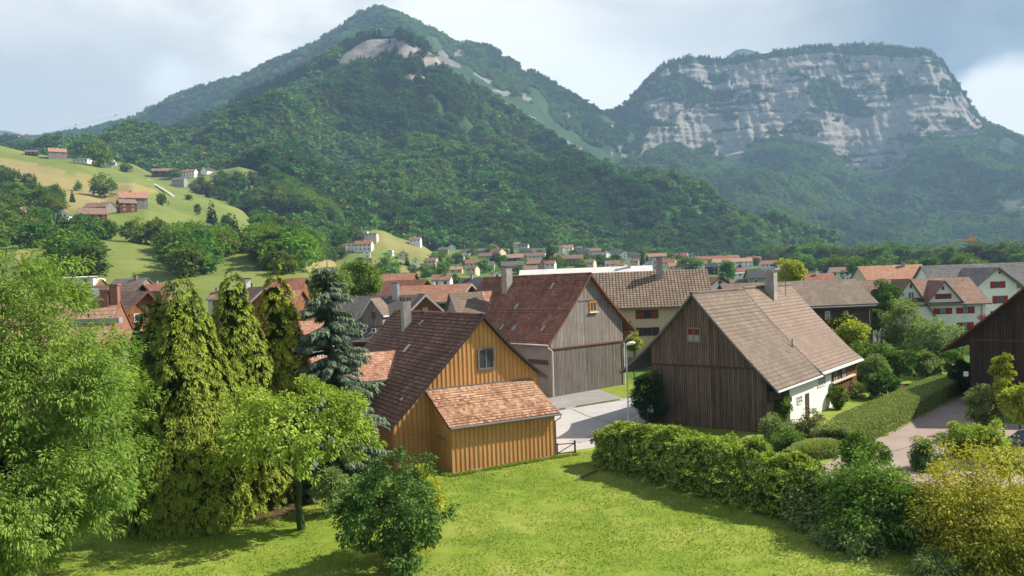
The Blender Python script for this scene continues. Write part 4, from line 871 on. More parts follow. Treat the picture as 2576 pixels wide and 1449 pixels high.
# ---------------------------------------------------------------- vegetation
def unit(a): return a/(np.linalg.norm(a, axis=-1, keepdims=True)+1e-9)
def rdir(rng, n): return unit(rng.normal(size=(n, 3)))
def leaves_mesh(name, C, D, N, ln, wd, tint, mats, bend=.25):
    n = len(C); S = unit(np.cross(D, N)); ln = np.asarray(ln).reshape(-1, 1)*np.ones((n, 1)); wd = np.asarray(wd).reshape(-1, 1)*np.ones((n, 1))
    mid = C+D*ln*.45; tip = C+D*ln*np.sqrt(1-bend*bend*.5); tip[:, 2] -= (ln*bend)[:, 0]
    V = np.stack([C, mid+S*wd/2, tip, mid-S*wd/2], 1).reshape(-1, 3)
    return np_mesh(name, V, np.arange(n*4).reshape(-1, 4), {'tint': np.repeat(tint, 4)}, mats)
def crown(rng, cen, rad, nb, rb, nc, rc, nl, droop=.3, lo=-.75, shell=.62, spread=.8, flat=.35):
    """boughs -> clusters -> leaves, all inside an uneven ellipsoid. returns arrays"""
    cen = np.array(cen, float); rad = np.array(rad, float)
    d = rdir(rng, nb*4); d = d[d[:, 2] > lo][:nb]; k = shell+(1-shell)*rng.random((len(d), 1))
    ph = rng.random(3)*20; lp_ = .72+.62*fbm(np.arctan2(d[:, 1], d[:, 0])*1.3+ph[0]+20, d[:, 2]*2.2+ph[1]+20, 3); k = k*lp_[:, None]
    B = cen+d*rad*k*(1-rb*.45)
    R = rad.min()*rb*(.55+.75*rng.random(len(B)))
    e = rdir(rng, len(B)*nc).reshape(len(B), nc, 3); e = unit(e+.45*unit(B-cen)[:, None]+np.array([0, 0, .25]))
    Cc = B[:, None]+e*(R[:, None, None])*(.55+.45*rng.random((len(B), nc, 1)))
    Cc = Cc.reshape(-1, 3); Oc = unit((Cc-cen)/rad)
    g = rdir(rng, len(Cc)*nl).reshape(len(Cc), nl, 3); P = Cc[:, None]+g*rc*np.cbrt(rng.random((len(Cc), nl, 1)))*np.array([1, 1, 1-flat])
    D = unit(g*spread+Oc[:, None]*.6+np.array([0, 0, -droop])); N = unit(Oc[:, None]*.5+np.array([0, 0, .8])+rdir(rng, len(Cc)*nl).reshape(len(Cc), nl, 3)*.7)
    tb = np.repeat(rng.random(len(B)), nc)[:, None]; tint = np.clip(.45+.35*(tb-.5)+.45*(rng.random((len(Cc), 1))-.5)+.4*(rng.random((len(Cc), nl))-.5), 0, 1)
    return P.reshape(-1, 3), D.reshape(-1, 3), N.reshape(-1, 3), tint.ravel(), B
def limbs(rng, base, top, B, r0, n=8, bark='bark'):
    m = MB(); base = np.array(base, float); top = np.array(top, float)
    k = 5; pts = [base+(top-base)*i/k+np.array([rng.normal()*.02, rng.normal()*.02, 0])*np.linalg.norm(top-base)*(0 < i < k) for i in range(k+1)]
    m.tube(pts, [r0*(1.25 if i == 0 else 1-.75*i/k) for i in range(k+1)], n)
    for b in B[:14]:
        t = rng.uniform(.35, .9); s = base+(top-base)*t; mid = (s+b)/2+np.array([0, 0, -.08*np.linalg.norm(b-s)])
        m.tube([s, mid, b], [r0*.45*(1.1-t*.5), r0*.25, r0*.08], 5)
    return m
def tree_at(name, label, cat, X, Y, z0, cz, rad, mat, leaf, nb=18, rb=.55, nc=8, rc=.3, nl=18, droop=.3, r0=.16, seed=0, bark='bark', group=None, lo=-.75, shell=.62, trunk=True, spread=.8, flat=.35, pname='crown', ztint=0.0):
    rng = np.random.default_rng(seed+11); root = empty(name, (X, Y, z0), 0, label, cat, group)
    P, D, N, ti, B = crown(rng, (0, 0, cz), rad, nb, rb, nc, rc, nl, droop, lo, shell, spread, flat)
    ti = np.clip(ti+ztint*(P[:, 2]-cz)/rad[2], 0, 1); keep = P[:, 2] > .03; me = leaves_mesh(pname, P[keep], D[keep], N[keep], leaf[0]*(.7+.6*rng.random(keep.sum())), leaf[1], ti[keep], [M[mat]])
    link(pname, me, root)
    if trunk: limbs(rng, (0, 0, -.1), (0, 0, cz+rad[2]*.45), B, r0, bark=bark).build('trunk', M[bark], root, smooth=True)
    return root
def box_tree(name, label, cat, u0, u1, v0, v1, Y, mat, leaf, base=0.0, **k):
    c = at((u0+u1)/2, (v0+v1)/2, Y); rx = (u1-u0)/2*Y/FPX; rz = (v1-v0)/2*Y/FPX
    k.setdefault('seed', int(u0*7+v0)%9973); ry = k.pop('ry', rx)
    return tree_at(name, label, cat, c[0], c[1], base, c[2]-base, (rx, ry, rz), mat, leaf, **k)
L_ = leafmat
M['lf_big'] = L_('ash leaves', (.075, .16, .022), (.34, .46, .10), .35, 0)
M['lf_maple'] = L_('fresh green leaves', (.12, .21, .022), (.50, .60, .12), .35, 0)
M['lf_dark'] = L_('dark green leaves', (.03, .08, .018), (.17, .29, .07), .25, 0)
M['lf_mid'] = L_('mid green leaves', (.05, .12, .02), (.25, .37, .075), .28, .1)
M['lf_grey'] = L_('grey green leaves', (.09, .15, .04), (.36, .44, .17), .3, .1)
M['lf_yellow'] = L_('yellow green leaves', (.17, .24, .02), (.62, .62, .11), .3, .05)
M['lf_gold'] = L_('golden leaves', (.05, .11, .015), (.54, .47, .06), .25, 0)
M['lf_thuja'] = L_('golden arborvitae sprays', (.014, .042, .010), (.29, .35, .05), .15, 0)
M['lf_thuja2'] = L_('yellow arborvitae sprays', (.025, .055, .010), (.40, .41, .05), .15, 0)
M['lf_spruce'] = L_('blue spruce needles', (.035, .07, .04), (.21, .27, .185), .1, 0)
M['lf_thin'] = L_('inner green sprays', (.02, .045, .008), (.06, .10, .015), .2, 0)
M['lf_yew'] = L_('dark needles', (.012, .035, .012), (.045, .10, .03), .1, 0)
M['lf_hedge'] = L_('loose hedge leaves', (.025, .075, .012), (.38, .47, .085), .2, 0)
M['lf_clip'] = L_('clipped hedge leaves', (.13, .19, .05), (.50, .54, .20), .22, 0)
M['lf_red'] = L_('red leaves', (.16, .02, .012), (.42, .07, .04), .3, 0)
M['lf_purple'] = L_('purple leaves', (.02, .012, .02), (.05, .025, .035), .2, 0)
M['lf_brown'] = L_('brownish green leaves', (.07, .085, .03), (.19, .17, .08), .3, 0)
# big leafy tree on the left edge
box_tree('leafy_tree', 'huge leafy tree with drooping bright green leaves filling the left edge', 'tree', -340, 345, 615, 1500, 29, 'lf_big', (.17, .06), nb=150, rb=.30, nc=16, rc=.40, nl=50, droop=.4, r0=.32, shell=.55, lo=-.98, ry=4.6)
box_tree('leafy_tree', 'lower hanging bough tree with bright leaves in the bottom left corner', 'tree', -220, 235, 1060, 1470, 27, 'lf_big', (.16, .055), nb=60, rb=.36, nc=14, rc=.34, nl=46, droop=.4, r0=.15, shell=.5, lo=-.98)
def cone_tree(name, label, X, Y, H, R, mat, n, leaf, seed=0, pw=.8, nl=9, up=.0, bark='bark', z0=0, tipw=.1, zmin=.02, lump=.22, cat='conifer', group=None):
    """dense cone of drooping sprays"""
    rng = np.random.default_rng(seed+5); root = empty(name, (X, Y, z0), 0, label, cat, group)
    z = 1-np.sqrt(rng.random(n)*(1-zmin)); z = np.maximum(z, zmin); th = rng.random(n)*6.2832
    lum = 1+lump*(2*fbm(th*2.2+seed, z*9+seed, 3)-1)*1.6
    prof = (np.minimum(1, (1-z)**pw*1.0)*(.72+.28*np.minimum(1, z*5)))*R*lum+tipw
    rr = prof*(.72+.28*rng.random(n))
    C = np.stack([np.cos(th)*rr, np.sin(th)*rr, z*H], 1); O = unit(np.stack([np.cos(th), np.sin(th), 0*th+.2+up], 1))
    T = unit(np.cross(O, np.array([0, 0, 1.])))
    s = np.linspace(-1, 1, nl); tone = rng.random(n)
    a = s[None, :]*1.05+rng.normal(size=(n, nl))*.22
    D = unit(O[:, None]*np.cos(a)[..., None]*.8+T[:, None]*np.sin(a)[..., None]*.75+np.array([0, 0, -.42])+rng.normal(size=(n, nl, 3))*.18)
    N = unit(O[:, None]*.35+np.array([0, 0, .9])+rng.normal(size=(n, nl, 3))*.3)
    P = C[:, None]+D*leaf[0]*.25*rng.random((n, nl, 1))
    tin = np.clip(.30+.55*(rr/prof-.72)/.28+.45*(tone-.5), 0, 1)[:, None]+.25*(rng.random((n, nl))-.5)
    me = leaves_mesh('crown', P.reshape(-1, 3), D.reshape(-1, 3), N.reshape(-1, 3), leaf[0]*(.65+.7*rng.random(n*nl)), leaf[1], np.clip(tin, 0, 1).ravel(), [M[mat]], .35)
    link('crown', me, root); m = MB(); m.tube([(0, 0, -.1), (0, 0, H*.5), (0, 0, H*.97)], [R*.11+.05, R*.06+.03, .02], 8); m.build('trunk', M[bark], root); return root
def cone_px(name, label, ub, vt, Y, rpx, mat, n, leaf, **k):
    t = at(ub, vt, Y); z0 = k.get('z0', 0); return cone_tree(name, label, t[0], t[1], t[2]-z0, rpx*Y/FPX, mat, n, leaf, seed=int(ub), **k)
def plume_px(name, label, ub, vt, Y, rpx, mat, n, pw=.7, L=(.42, .85)):
    t = at(ub, vt, Y); H = t[2]; R = rpx*Y/FPX; rng = np.random.default_rng(int(ub)); root = empty(name, (t[0], t[1], 0), 0, label, 'conifer')
    z = 1-np.sqrt(rng.random(n)*.995); th = rng.random(n)*6.2832
    lum = .8+.55*fbm(th*1.6+ub, z*8+3, 3)
    prof = np.minimum(1, (1-z)**pw*1.12)*(.8+.2*np.minimum(1, z*6))*R*lum+.06
    ln = (L[0]+(L[1]-L[0])*rng.random(n))*(.45+.55*np.minimum(1, prof/R*1.6)); O = np.stack([np.cos(th), np.sin(th), 0*th], 1); T = np.stack([-np.sin(th), np.cos(th), 0*th], 1)
    Tt = unit(T+rng.normal(size=(n, 3))*np.array([.1, .1, .5])); B = O*np.maximum(prof-ln*.75, 0)[:, None]; B[:, 2] = z*H*.985
    q = 42; s = np.sqrt(rng.random((n, q))); w_ = (rng.random((n, q))*2-1); wid = .26*ln[:, None]*np.sin(np.clip(s*2.9, 0, 3))*1.0
    P = B[:, None]+O[:, None]*(s*ln[:, None])[..., None]+Tt[:, None]*(w_*wid)[..., None]; lift = rng.uniform(.1, .9, (n, 1)); P[..., 2] += ln[:, None]*(lift*s-.95*s*s*s)
    P += rng.normal(size=P.shape)*.02
    D = unit(O[:, None]*.7+Tt[:, None]*(w_*1.0)[..., None]+np.array([0, 0, 1.])*(lift-1.5*s*s)[..., None]+rng.normal(size=P.shape)*.22)
    N = unit(O[:, None]*(.25+.9*s)[..., None]+np.array([0, 0, .8])+rng.normal(size=P.shape)*.3)
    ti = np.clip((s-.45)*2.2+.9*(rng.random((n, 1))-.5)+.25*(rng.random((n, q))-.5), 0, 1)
    me = leaves_mesh('crown', P.reshape(-1, 3), D.reshape(-1, 3), N.reshape(-1, 3), .09+.11*rng.random(n*q), .05, ti.ravel(), [M[mat]], .3); link('crown', me, root)
    m = MB(); m.tube([(0, 0, -.1), (0, 0, H*.4), (0, 0, H*.72)], [R*.12+.05, R*.06+.03, .02], 8); m.build('trunk', M['bark'], root)
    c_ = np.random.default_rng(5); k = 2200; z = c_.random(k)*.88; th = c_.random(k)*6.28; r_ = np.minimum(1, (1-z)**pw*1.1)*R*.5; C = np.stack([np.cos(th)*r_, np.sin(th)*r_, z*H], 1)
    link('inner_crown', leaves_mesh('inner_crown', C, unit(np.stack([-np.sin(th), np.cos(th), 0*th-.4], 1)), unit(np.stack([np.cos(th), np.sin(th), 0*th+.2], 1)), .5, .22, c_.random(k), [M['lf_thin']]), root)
plume_px('arborvitae', 'broad golden green arborvitae, the biggest of the three, next to the leafy tree', 448, 676, 38, 145, 'lf_thuja', 3500, pw=.62)
plume_px('arborvitae', 'slender golden green arborvitae with a nodding tip between the other two', 582, 655, 41, 122, 'lf_thuja', 2600, pw=.74)
plume_px('arborvitae', 'yellowest arborvitae, narrow column beside the blue spruce', 690, 652, 43.5, 95, 'lf_thuja2', 2100, pw=.66)
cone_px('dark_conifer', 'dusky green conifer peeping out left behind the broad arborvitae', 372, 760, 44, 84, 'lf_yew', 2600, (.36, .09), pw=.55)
# blue spruce with whorled branches
def spruce(name, label, X, Y, H, R, mat, tiers=26, seed=1, nb=9, mul=10, ex=.75, z0=0, needle=(.30, .075)):
    rng = np.random.default_rng(seed); root = empty(name, (X, Y, z0), 0, label, 'conifer'); Cs, Ds, Ns, ts = [], [], [], []; wood = MB()
    wood.tube([(0, 0, 0), (0, 0, H*.55), (0, 0, H)], [R*.09, R*.05, .015], 8)
    for i in range(tiers):
        z = H*(.05+.93*(i/tiers)**.95); L = R*(1-z/H)**ex*(.8+.4*rng.random())+.12
        for j in range(max(4, int(nb*(.45+.55*(1-z/H))))):
            th = 6.2832*(j+rng.random()*.7)/nb+i; l = L*(.75+.4*rng.random()); ns = max(4, int(l/.16))
            s = (np.arange(ns)+.5)/ns; rr = s*l; zz = z+l*(.12*s-.34*s*s)+.12*l*s**4
            P = np.stack([np.cos(th)*rr, np.sin(th)*rr, zz], 1); ax = np.array([math.cos(th), math.sin(th), -.25])
            wood.tube([(0, 0, z), tuple(P[ns//2]), tuple(P[-1])], [.035, .022, .008], 4)
            for k in range(mul):
                side = np.array([-math.sin(th), math.cos(th), 0])*rng.choice([-1, 1])
                Dk = unit(ax*.55+side*rng.uniform(.2, 1.)*1.0+np.array([0, 0, -.28])+rng.normal(size=3)*.15)
                Cs.append(P+rng.normal(size=(ns, 3))*.03); Ds.append(np.tile(Dk, (ns, 1))); Ns.append(np.tile(unit(np.array([rng.normal()*.3, rng.normal()*.3, 1.])), (ns, 1)))
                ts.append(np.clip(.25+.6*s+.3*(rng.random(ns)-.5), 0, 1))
    C, D, N, t_ = np.concatenate(Cs), np.concatenate(Ds), np.concatenate(Ns), np.concatenate(ts)
    me = leaves_mesh('crown', C, D, N, needle[0]*(.7+.6*rng.random(len(C))), needle[1], t_, [M[mat]], .3); link('crown', me, root); wood.build('trunk', M['bark'], root); return root
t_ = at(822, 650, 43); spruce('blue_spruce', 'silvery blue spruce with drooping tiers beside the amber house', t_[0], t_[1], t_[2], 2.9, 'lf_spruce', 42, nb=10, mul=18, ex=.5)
box_tree('maple_tree', 'small spreading bright green tree with ivy covered trunk on the lawn', 'tree', 530, 965, 940, 1235, 36, 'lf_maple', (.18, .10), nb=44, rb=.38, nc=12, rc=.32, nl=30, droop=.25, r0=.17, bark='bark_ivy', shell=.45, lo=-.6, ry=3.2)
box_tree('young_tree', 'small dark leaved tree in the middle foreground with thin stems', 'tree', 835, 1140, 1150, 1400, 30.6, 'lf_dark', (.14, .085), nb=46, rb=.36, nc=10, rc=.22, nl=34, droop=.2, r0=.06, shell=.5, lo=-.95)
box_tree('young_tree', 'ivy wrapped stem cluster at the foot of the small dark tree', 'shrub', 950, 1060, 1340, 1500, 29.9, 'lf_dark', (.13, .08), nb=16, rb=.5, nc=8, rc=.2, nl=26, droop=.4, r0=.06, lo=-.98)
box_tree('yellow_shrub', 'yellow green shrub just behind the small dark tree', 'shrub', 1010, 1118, 1175, 1320, 33, 'lf_yellow', (.15, .06), nb=20, rb=.5, nc=8, rc=.25, nl=26, droop=.2, r0=.05)
box_tree('grey_shrub', 'grey green shrub behind the ivy covered trunk', 'shrub', 790, 880, 1180, 1290, 38.5, 'lf_grey', (.13, .08), nb=22, rb=.5, nc=8, rc=.26, nl=22, r0=.05)
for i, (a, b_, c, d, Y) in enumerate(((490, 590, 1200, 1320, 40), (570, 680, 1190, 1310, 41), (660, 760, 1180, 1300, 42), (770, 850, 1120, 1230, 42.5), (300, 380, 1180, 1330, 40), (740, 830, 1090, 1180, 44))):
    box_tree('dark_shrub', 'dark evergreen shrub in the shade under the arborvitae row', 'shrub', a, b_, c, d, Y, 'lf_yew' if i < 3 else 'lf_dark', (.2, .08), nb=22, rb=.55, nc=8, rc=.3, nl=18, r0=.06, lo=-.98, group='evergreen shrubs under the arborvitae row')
# loose hedge
def hedge(name, label, path, mat, leaf, dens, nl=12, wob=.25, spike=.5, rc=.22, up=.4, cat='hedge', group=None, slope=0.0, flat=False):
    """path: (x, y, height, half width); clusters over the rounded top and sides"""
    rng = np.random.default_rng(len(label)); path = np.array(path, float); seg = np.linalg.norm(np.diff(path[:, :2], axis=0), axis=1); cum = np.concatenate([[0], np.cumsum(seg)])
    n = int(cum[-1]*dens); s = rng.random(n)*cum[-1]
    x, y, h, w_ = [np.interp(s, cum, path[:, i]) for i in range(4)]
    i = np.clip(np.searchsorted(cum, s)-1, 0, len(seg)-1); t = (path[i+1, :2]-path[i, :2])/seg[i][:, None]; nrm = np.stack([-t[:, 1], t[:, 0]], 1)
    per = rng.random(n)*2.6-1.3          # position round the profile
    ang = per*1.2; lum = 1+wob*(2*fbm(s*.9, ang*1.2+5, 3)-1)*1.5
    ends = np.minimum(s, cum[-1]-s); e = np.clip(ends/1.2, .35, 1)**.5
    off = np.clip(np.sin(ang)*1.15, -1, 1)*w_*lum*e; zz = np.where(np.abs(ang) > 1.05, h*rng.random(n)*.8, h*(.55+.45*np.cos(ang*.9)))*lum*e**.5
    if flat:
        q = rng.random(n); tp = q < .5; sd = np.sign(rng.random(n)-.5); off = np.where(tp, (rng.random(n)*2-1), sd*(.96+.05*rng.random(n)))*w_*e**.3; zz = np.where(tp, h*(.97+.05*rng.random(n)), h*rng.random(n)); ang = np.where(tp, .0, sd*1.5)
    C = np.stack([x+nrm[:, 0]*off, y+nrm[:, 1]*off, np.maximum(zz, .05)], 1)
    O = unit(np.stack([nrm[:, 0]*np.sin(ang), nrm[:, 1]*np.sin(ang), np.maximum(np.cos(ang), .05)+up*.4], 1))
    g = rdir(rng, n*nl).reshape(n, nl, 3); P = C[:, None]+g*rc*rng.random((n, nl, 1))
    D = unit(O[:, None]*(.15 if flat else .9)+g*.75+np.array([0, 0, .1 if flat else up])+rng.normal(size=(n, 1, 3))*.25); N = unit(O[:, None]*.4+np.array([0, 0, .8])+rdir(rng, n*nl).reshape(n, nl, 3)*.6)
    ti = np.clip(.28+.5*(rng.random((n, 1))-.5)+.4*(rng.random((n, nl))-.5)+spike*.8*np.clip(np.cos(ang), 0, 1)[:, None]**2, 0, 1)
    o = link(name, leaves_mesh(name, P.reshape(-1, 3), D.reshape(-1, 3), N.reshape(-1, 3), leaf[0]*(.6+.8*rng.random(n*nl)), leaf[1], ti.ravel(), [M[mat]]), label=label, cat=cat, group=group)
    return o
def core(path, mat='lf_yew'): pass
def plume_hedge(name, label, path, mat, dens, L=(.4, .8), q=26, lw=.06):
    """rounded hedge body covered with short arching sprays"""
    rng = np.random.default_rng(77); path = np.array(path, float); seg = np.linalg.norm(np.diff(path[:, :2], axis=0), axis=1); cum = np.r_[0, np.cumsum(seg)]
    n = int(cum[-1]*dens); s0 = rng.random(n)*cum[-1]; x, y, h, w_ = [np.interp(s0, cum, path[:, i]) for i in range(4)]
    i = np.clip(np.searchsorted(cum, s0)-1, 0, len(seg)-1); t = (path[i+1, :2]-path[i, :2])/seg[i][:, None]; nr = np.stack([-t[:, 1], t[:, 0]], 1)
    ang = (rng.random(n)*2-1)*1.57; e = np.clip(np.minimum(s0, cum[-1]-s0)/1.1, .3, 1)**.5; lum = .70+.62*fbm(s0*1.3, ang*1.8+9, 4)
    off = np.sin(ang)*w_*lum*e; side = np.abs(ang) > 1.0; zz = np.where(side, h*(.1+.8*rng.random(n)), h*np.cos(ang*.75))*lum*e**.4
    O = unit(np.c_[nr*np.sin(ang)[:, None], np.cos(ang)*.8+.15]); ln = (L[0]+(L[1]-L[0])*rng.random(n)); B = np.c_[x+nr[:, 0]*off, y+nr[:, 1]*off, zz]-O*ln[:, None]*.7
    T = unit(np.c_[t, 0*off]+rng.normal(size=(n, 3))*.45); s = np.sqrt(rng.random((n, q))); ww = rng.random((n, q))*2-1
    P = B[:, None]+O[:, None]*(s*ln[:, None])[..., None]+T[:, None]*(ww*.26*ln[:, None]*np.sin(np.clip(s*2.9, 0, 3)))[..., None]; li = np.where(side, rng.uniform(.1, .6, n), .75)[:, None]
    P[..., 2] += ln[:, None]*(li*s-.7*s**3); P += rng.normal(size=P.shape)*.02; P[..., 2] = np.maximum(P[..., 2], .05)
    D = unit(O[:, None]*.8+T[:, None]*ww[..., None]+np.array([0, 0, 1.])*(li-1.3*s*s)[..., None]+rng.normal(size=P.shape)*.3); N = unit(O[:, None]*(.3+.6*s)[..., None]+np.array([0, 0, .8])+rng.normal(size=P.shape)*.4)
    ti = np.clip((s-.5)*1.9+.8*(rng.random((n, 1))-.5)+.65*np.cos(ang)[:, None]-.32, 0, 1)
    o = link(name, leaves_mesh(name, P.reshape(-1, 3), D.reshape(-1, 3), N.reshape(-1, 3), .10+.12*rng.random(n*q), lw, ti.ravel(), [M[mat]], .2), label=label, cat='hedge')
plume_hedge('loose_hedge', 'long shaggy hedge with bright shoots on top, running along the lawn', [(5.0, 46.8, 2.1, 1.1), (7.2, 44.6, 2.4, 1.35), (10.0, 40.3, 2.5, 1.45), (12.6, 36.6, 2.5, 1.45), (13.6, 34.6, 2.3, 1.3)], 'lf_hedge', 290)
a0, a1 = gp(2222, 1098), gp(2428, 985)
dx = np.array([a1[0]-a0[0], a1[1]-a0[1]]); dx /= np.linalg.norm(dx); nx_ = np.array([-dx[1], dx[0]])
hp = [(*(a0[:2]+nx_*1.5-dx*4.5), .9, 1.0), (*(a0[:2]+nx_*1.5-dx*2.2), 1.1, 1.2), (*(a0[:2]+nx_*1.5), 1.2, 1.35), (*(a1[:2]+nx_*1.3), 1.25, 1.15)]
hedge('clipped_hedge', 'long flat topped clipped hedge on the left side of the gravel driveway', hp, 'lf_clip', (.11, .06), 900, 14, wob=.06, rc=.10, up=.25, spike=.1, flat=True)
b0 = gp(2000, 1170); b1 = gp(2110, 1145)
hedge('low_hedge', 'short low hedge mound in front of the clipped hedge end', [(b0[0], b0[1]+.8, .8, .8), (b1[0], b1[1]+.8, .9, .9)], 'lf_clip', (.12, .06), 520, 14, wob=.12, rc=.14, up=.25)
# shrubs and trees round the farmhouse and along the driveway
PL = [
 ('conifer_shrub', 'dark bushy conifer at the left corner of the brown barn', 'lf_yew', 1590, 1668, 925, 1070, 58.2, (.24, .07), 34),
 ('climber', 'green climbing plant on the right corner of the brown barn', 'lf_mid', 1928, 1985, 975, 1085, 55, (.16, .1), 22),
 ('shrub', 'dull green shrub at the foot of the brown barn corner', 'lf_grey', 1905, 1990, 1040, 1125, 51.5, (.13, .08), 24),
 ('shrub', 'brownish rose shrub in front of the white wall', 'lf_brown', 1985, 2085, 1035, 1125, 52.5, (.12, .07), 26),
 ('shrub', 'round fresh green shrub beside the low hedge mound', 'lf_mid', 1935, 2030, 1085, 1170, 48, (.17, .09), 24),
 ('shrub', 'leafy shrub at the corner where white wall meets timber wing', 'lf_mid', 2085, 2125, 965, 1030, 62, (.14, .09), 16),
 ('shrub', 'pale flowering shrub under the timber wing windows', 'lf_grey', 2120, 2185, 955, 1015, 67, (.14, .09), 18),
 ('shrub', 'olive green shrub between clipped hedge and rose shrub', 'lf_clip', 2060, 2150, 1050, 1130, 50, (.13, .07), 22),
 ('garden_tree', 'small round dark garden tree beside the clipped hedge', 'lf_dark', 2190, 2265, 925, 1010, 66, (.2, .12), 24),
 ('golden_tree', 'yellow green tree behind the brown barn roof end', 'lf_yellow', 2075, 2185, 797, 885, 82, (.3, .18), 26),
 ('broad_tree', 'full green tree touching the end of the brown barn roof', 'lf_mid', 2135, 2262, 862, 975, 76, (.28, .16), 40),
 ('olive_tree', 'grey green tree in front of the red shuttered house, left crown', 'lf_grey', 2216, 2335, 752, 905, 84, (.28, .14), 40),
 ('olive_tree', 'grey green tree in front of the red shuttered house, right crown', 'lf_grey', 2290, 2420, 800, 930, 79, (.27, .14), 38),
 ('dark_tree', 'dark green tree between dark timber house and red shutters', 'lf_dark', 2178, 2262, 705, 800, 102, (.32, .18), 28),
 ('dark_tree', 'dark shrubby tree under the dark timber house corner', 'lf_dark', 2180, 2230, 780, 835, 98, (.3, .18), 16),
 ('orchard_tree', 'bluish green orchard tree, nearest the timber wing', 'lf_grey', 2158, 2232, 895, 985, 71, (.22, .11), 24),
 ('orchard_tree', 'middle orchard tree with dense dull crown', 'lf_dark', 2222, 2300, 880, 955, 73, (.24, .12), 24),
 ('orchard_tree', 'orchard tree with lighter crown next to the garden lamp', 'lf_grey', 2290, 2370, 885, 955, 73, (.24, .12), 24),
 ('orchard_tree', 'small orchard tree under the verge of the blackened barn', 'lf_mid', 2355, 2420, 880, 940, 74, (.22, .12), 18),
 ('red_shrub', 'round red leaved shrub before the grey roofed house', 'lf_red', 2466, 2534, 786, 850, 96, (.22, .12), 26),
 ('hedge_shrub', 'dark evergreen shrubs under the blackened barn verge', 'lf_yew', 2395, 2450, 900, 990, 67, (.25, .1), 20),
 ('sapling', 'tall yellowish sapling in front of the blackened barn', 'lf_yellow', 2500, 2545, 895, 1010, 50, (.2, .1), 18),
 ('shrub', 'variegated shrub at the driveway edge before the blackened barn', 'lf_grey', 2440, 2530, 960, 1085, 51, (.19, .1), 30),
 ('shrub', 'yellow green foliage at the right edge below the barn', 'lf_yellow', 2520, 2610, 960, 1075, 48, (.2, .09), 24),
 ('shrub', 'light green shrub left of the parked car', 'lf_maple', 2378, 2480, 1055, 1165, 45, (.18, .09), 28),
 ('shrub', 'pale green shrub partly hiding the parked car', 'lf_maple', 2460, 2540, 1065, 1160, 43, (.17, .08), 24),
 ('shrub', 'feathery green shrub right behind the golden bush', 'lf_clip', 2480, 2600, 1120, 1200, 38, (.17, .07), 24),
 ('oval_shrub', 'neat dark oval shrub on the gravel driveway', 'lf_dark', 2292, 2370, 1100, 1206, 42.5, (.11, .06), 34),
 ('golden_bush', 'large golden leaved bush in the bottom right corner', 'lf_gold', 2290, 2660, 1150, 1520, 30, (.15, .075), 160),
 ('sapling', 'slim green tree rising before the gravel driveway', 'lf_mid', 2120, 2230, 1085, 1225, 37.5, (.17, .09), 22),
 ('green_bush', 'wide green bush at the near end of the loose hedge', 'lf_grey', 1975, 2190, 1165, 1400, 34.6, (.18, .10), 70),
 ('green_bush', 'tangled green bush left of the golden bush', 'lf_mid', 2085, 2330, 1170, 1450, 32.0, (.18, .10), 90),
 ('green_bush', 'small leaved bush below the tangled green bush', 'lf_grey', 2040, 2240, 1290, 1450, 31.2, (.14, .07), 44),
 ('green_bush', 'white speckled sprigs under the golden bush', 'lf_grey', 2290, 2420, 1390, 1480, 28, (.12, .06), 26),
 ('willow_shrub', 'small yellow weeping shrub at the right corner of the grey barn', 'lf_yellow', 1576, 1614, 836, 888, 84, (.3, .08), 16),
 ('leafy_tree', 'tall yellow green tree rising behind the brown barn chimney', 'lf_yellow', 1955, 2022, 654, 722, 125, (.4, .22), 28),
 ('roadside_tree', 'big olive tree behind the blue spruce', 'lf_mid', 846, 962, 655, 760, 112, (.4, .2), 44),
 ('roadside_tree', 'olive green tree above the grey dormer roof', 'lf_grey', 780, 880, 668, 780, 100, (.36, .18), 34),
]
for i, (nm, lab, mt, u0, u1, v0, v1, Y, lf, nb) in enumerate(PL):
    sc = Y/40.0; c = 'shrub' if ('shrub' in nm or 'bush' in nm or nm == 'climber') else 'tree'
    rx = (u1-u0)/2*Y/FPX
    zb = ztop(at((u0+u1)/2, v1, Y)[0], Y, [])
    box_tree(nm, lab, c, u0, u1, v0, v1, Y, mt, lf, base=zb, nb=nb, rb=.45, nc=9, rc=max(.16, .12*rx+.08), nl=26 if nb > 50 else 22, droop=.2, r0=.05+.02*rx, lo=-.98 if c == 'shrub' else -.8, shell=.45, seed=i*13, ztint=.35 if nm == 'golden_bush' else 0)
# grass tufts on the near lawn: nobody could count them
rng = np.random.default_rng(3); n = 90000
gx = rng.uniform(-24, 16, n); gy = 27+(rng.random(n)**1.2)*26
ok = fbm(gx*.9, gy*.9, 3) > .36; gx, gy = gx[ok], gy[ok]; loc = np.stack([gx, gy], 1)
inY = np.array([Yh.w2l((a, b_, 0))[:2] for a, b_ in loc]); bad = (inY[:, 0] > -.2) & (inY[:, 0] < 10.8) & (inY[:, 1] > -3.35) | ((inY[:, 1] > -3.3) & (inY[:, 0] > 9.7))
loc = loc[~bad]; n = len(loc)
D = unit(np.stack([rng.normal(size=n)*.7, rng.normal(size=n)*.7, np.full(n, 1.)], 1)); N = unit(rng.normal(size=(n, 3))*np.array([1, 1, .3]))
patch = fbm(loc[:, 0]*.5, loc[:, 1]*.5, 4)
M['grassblade'] = L_('grass blades', (.18, .26, .034), (.34, .39, .08), .35, 0)
link('grass', leaves_mesh('grass', np.c_[loc, np.full(n, .02)], D, N, .05+.09*rng.random(n), .035+.03*rng.random(n), np.clip(patch*1.6-.5+.4*rng.random(n), 0, 1), [M['grassblade']]), kind='stuff', label='short meadow grass covering the lawn', cat='grass')
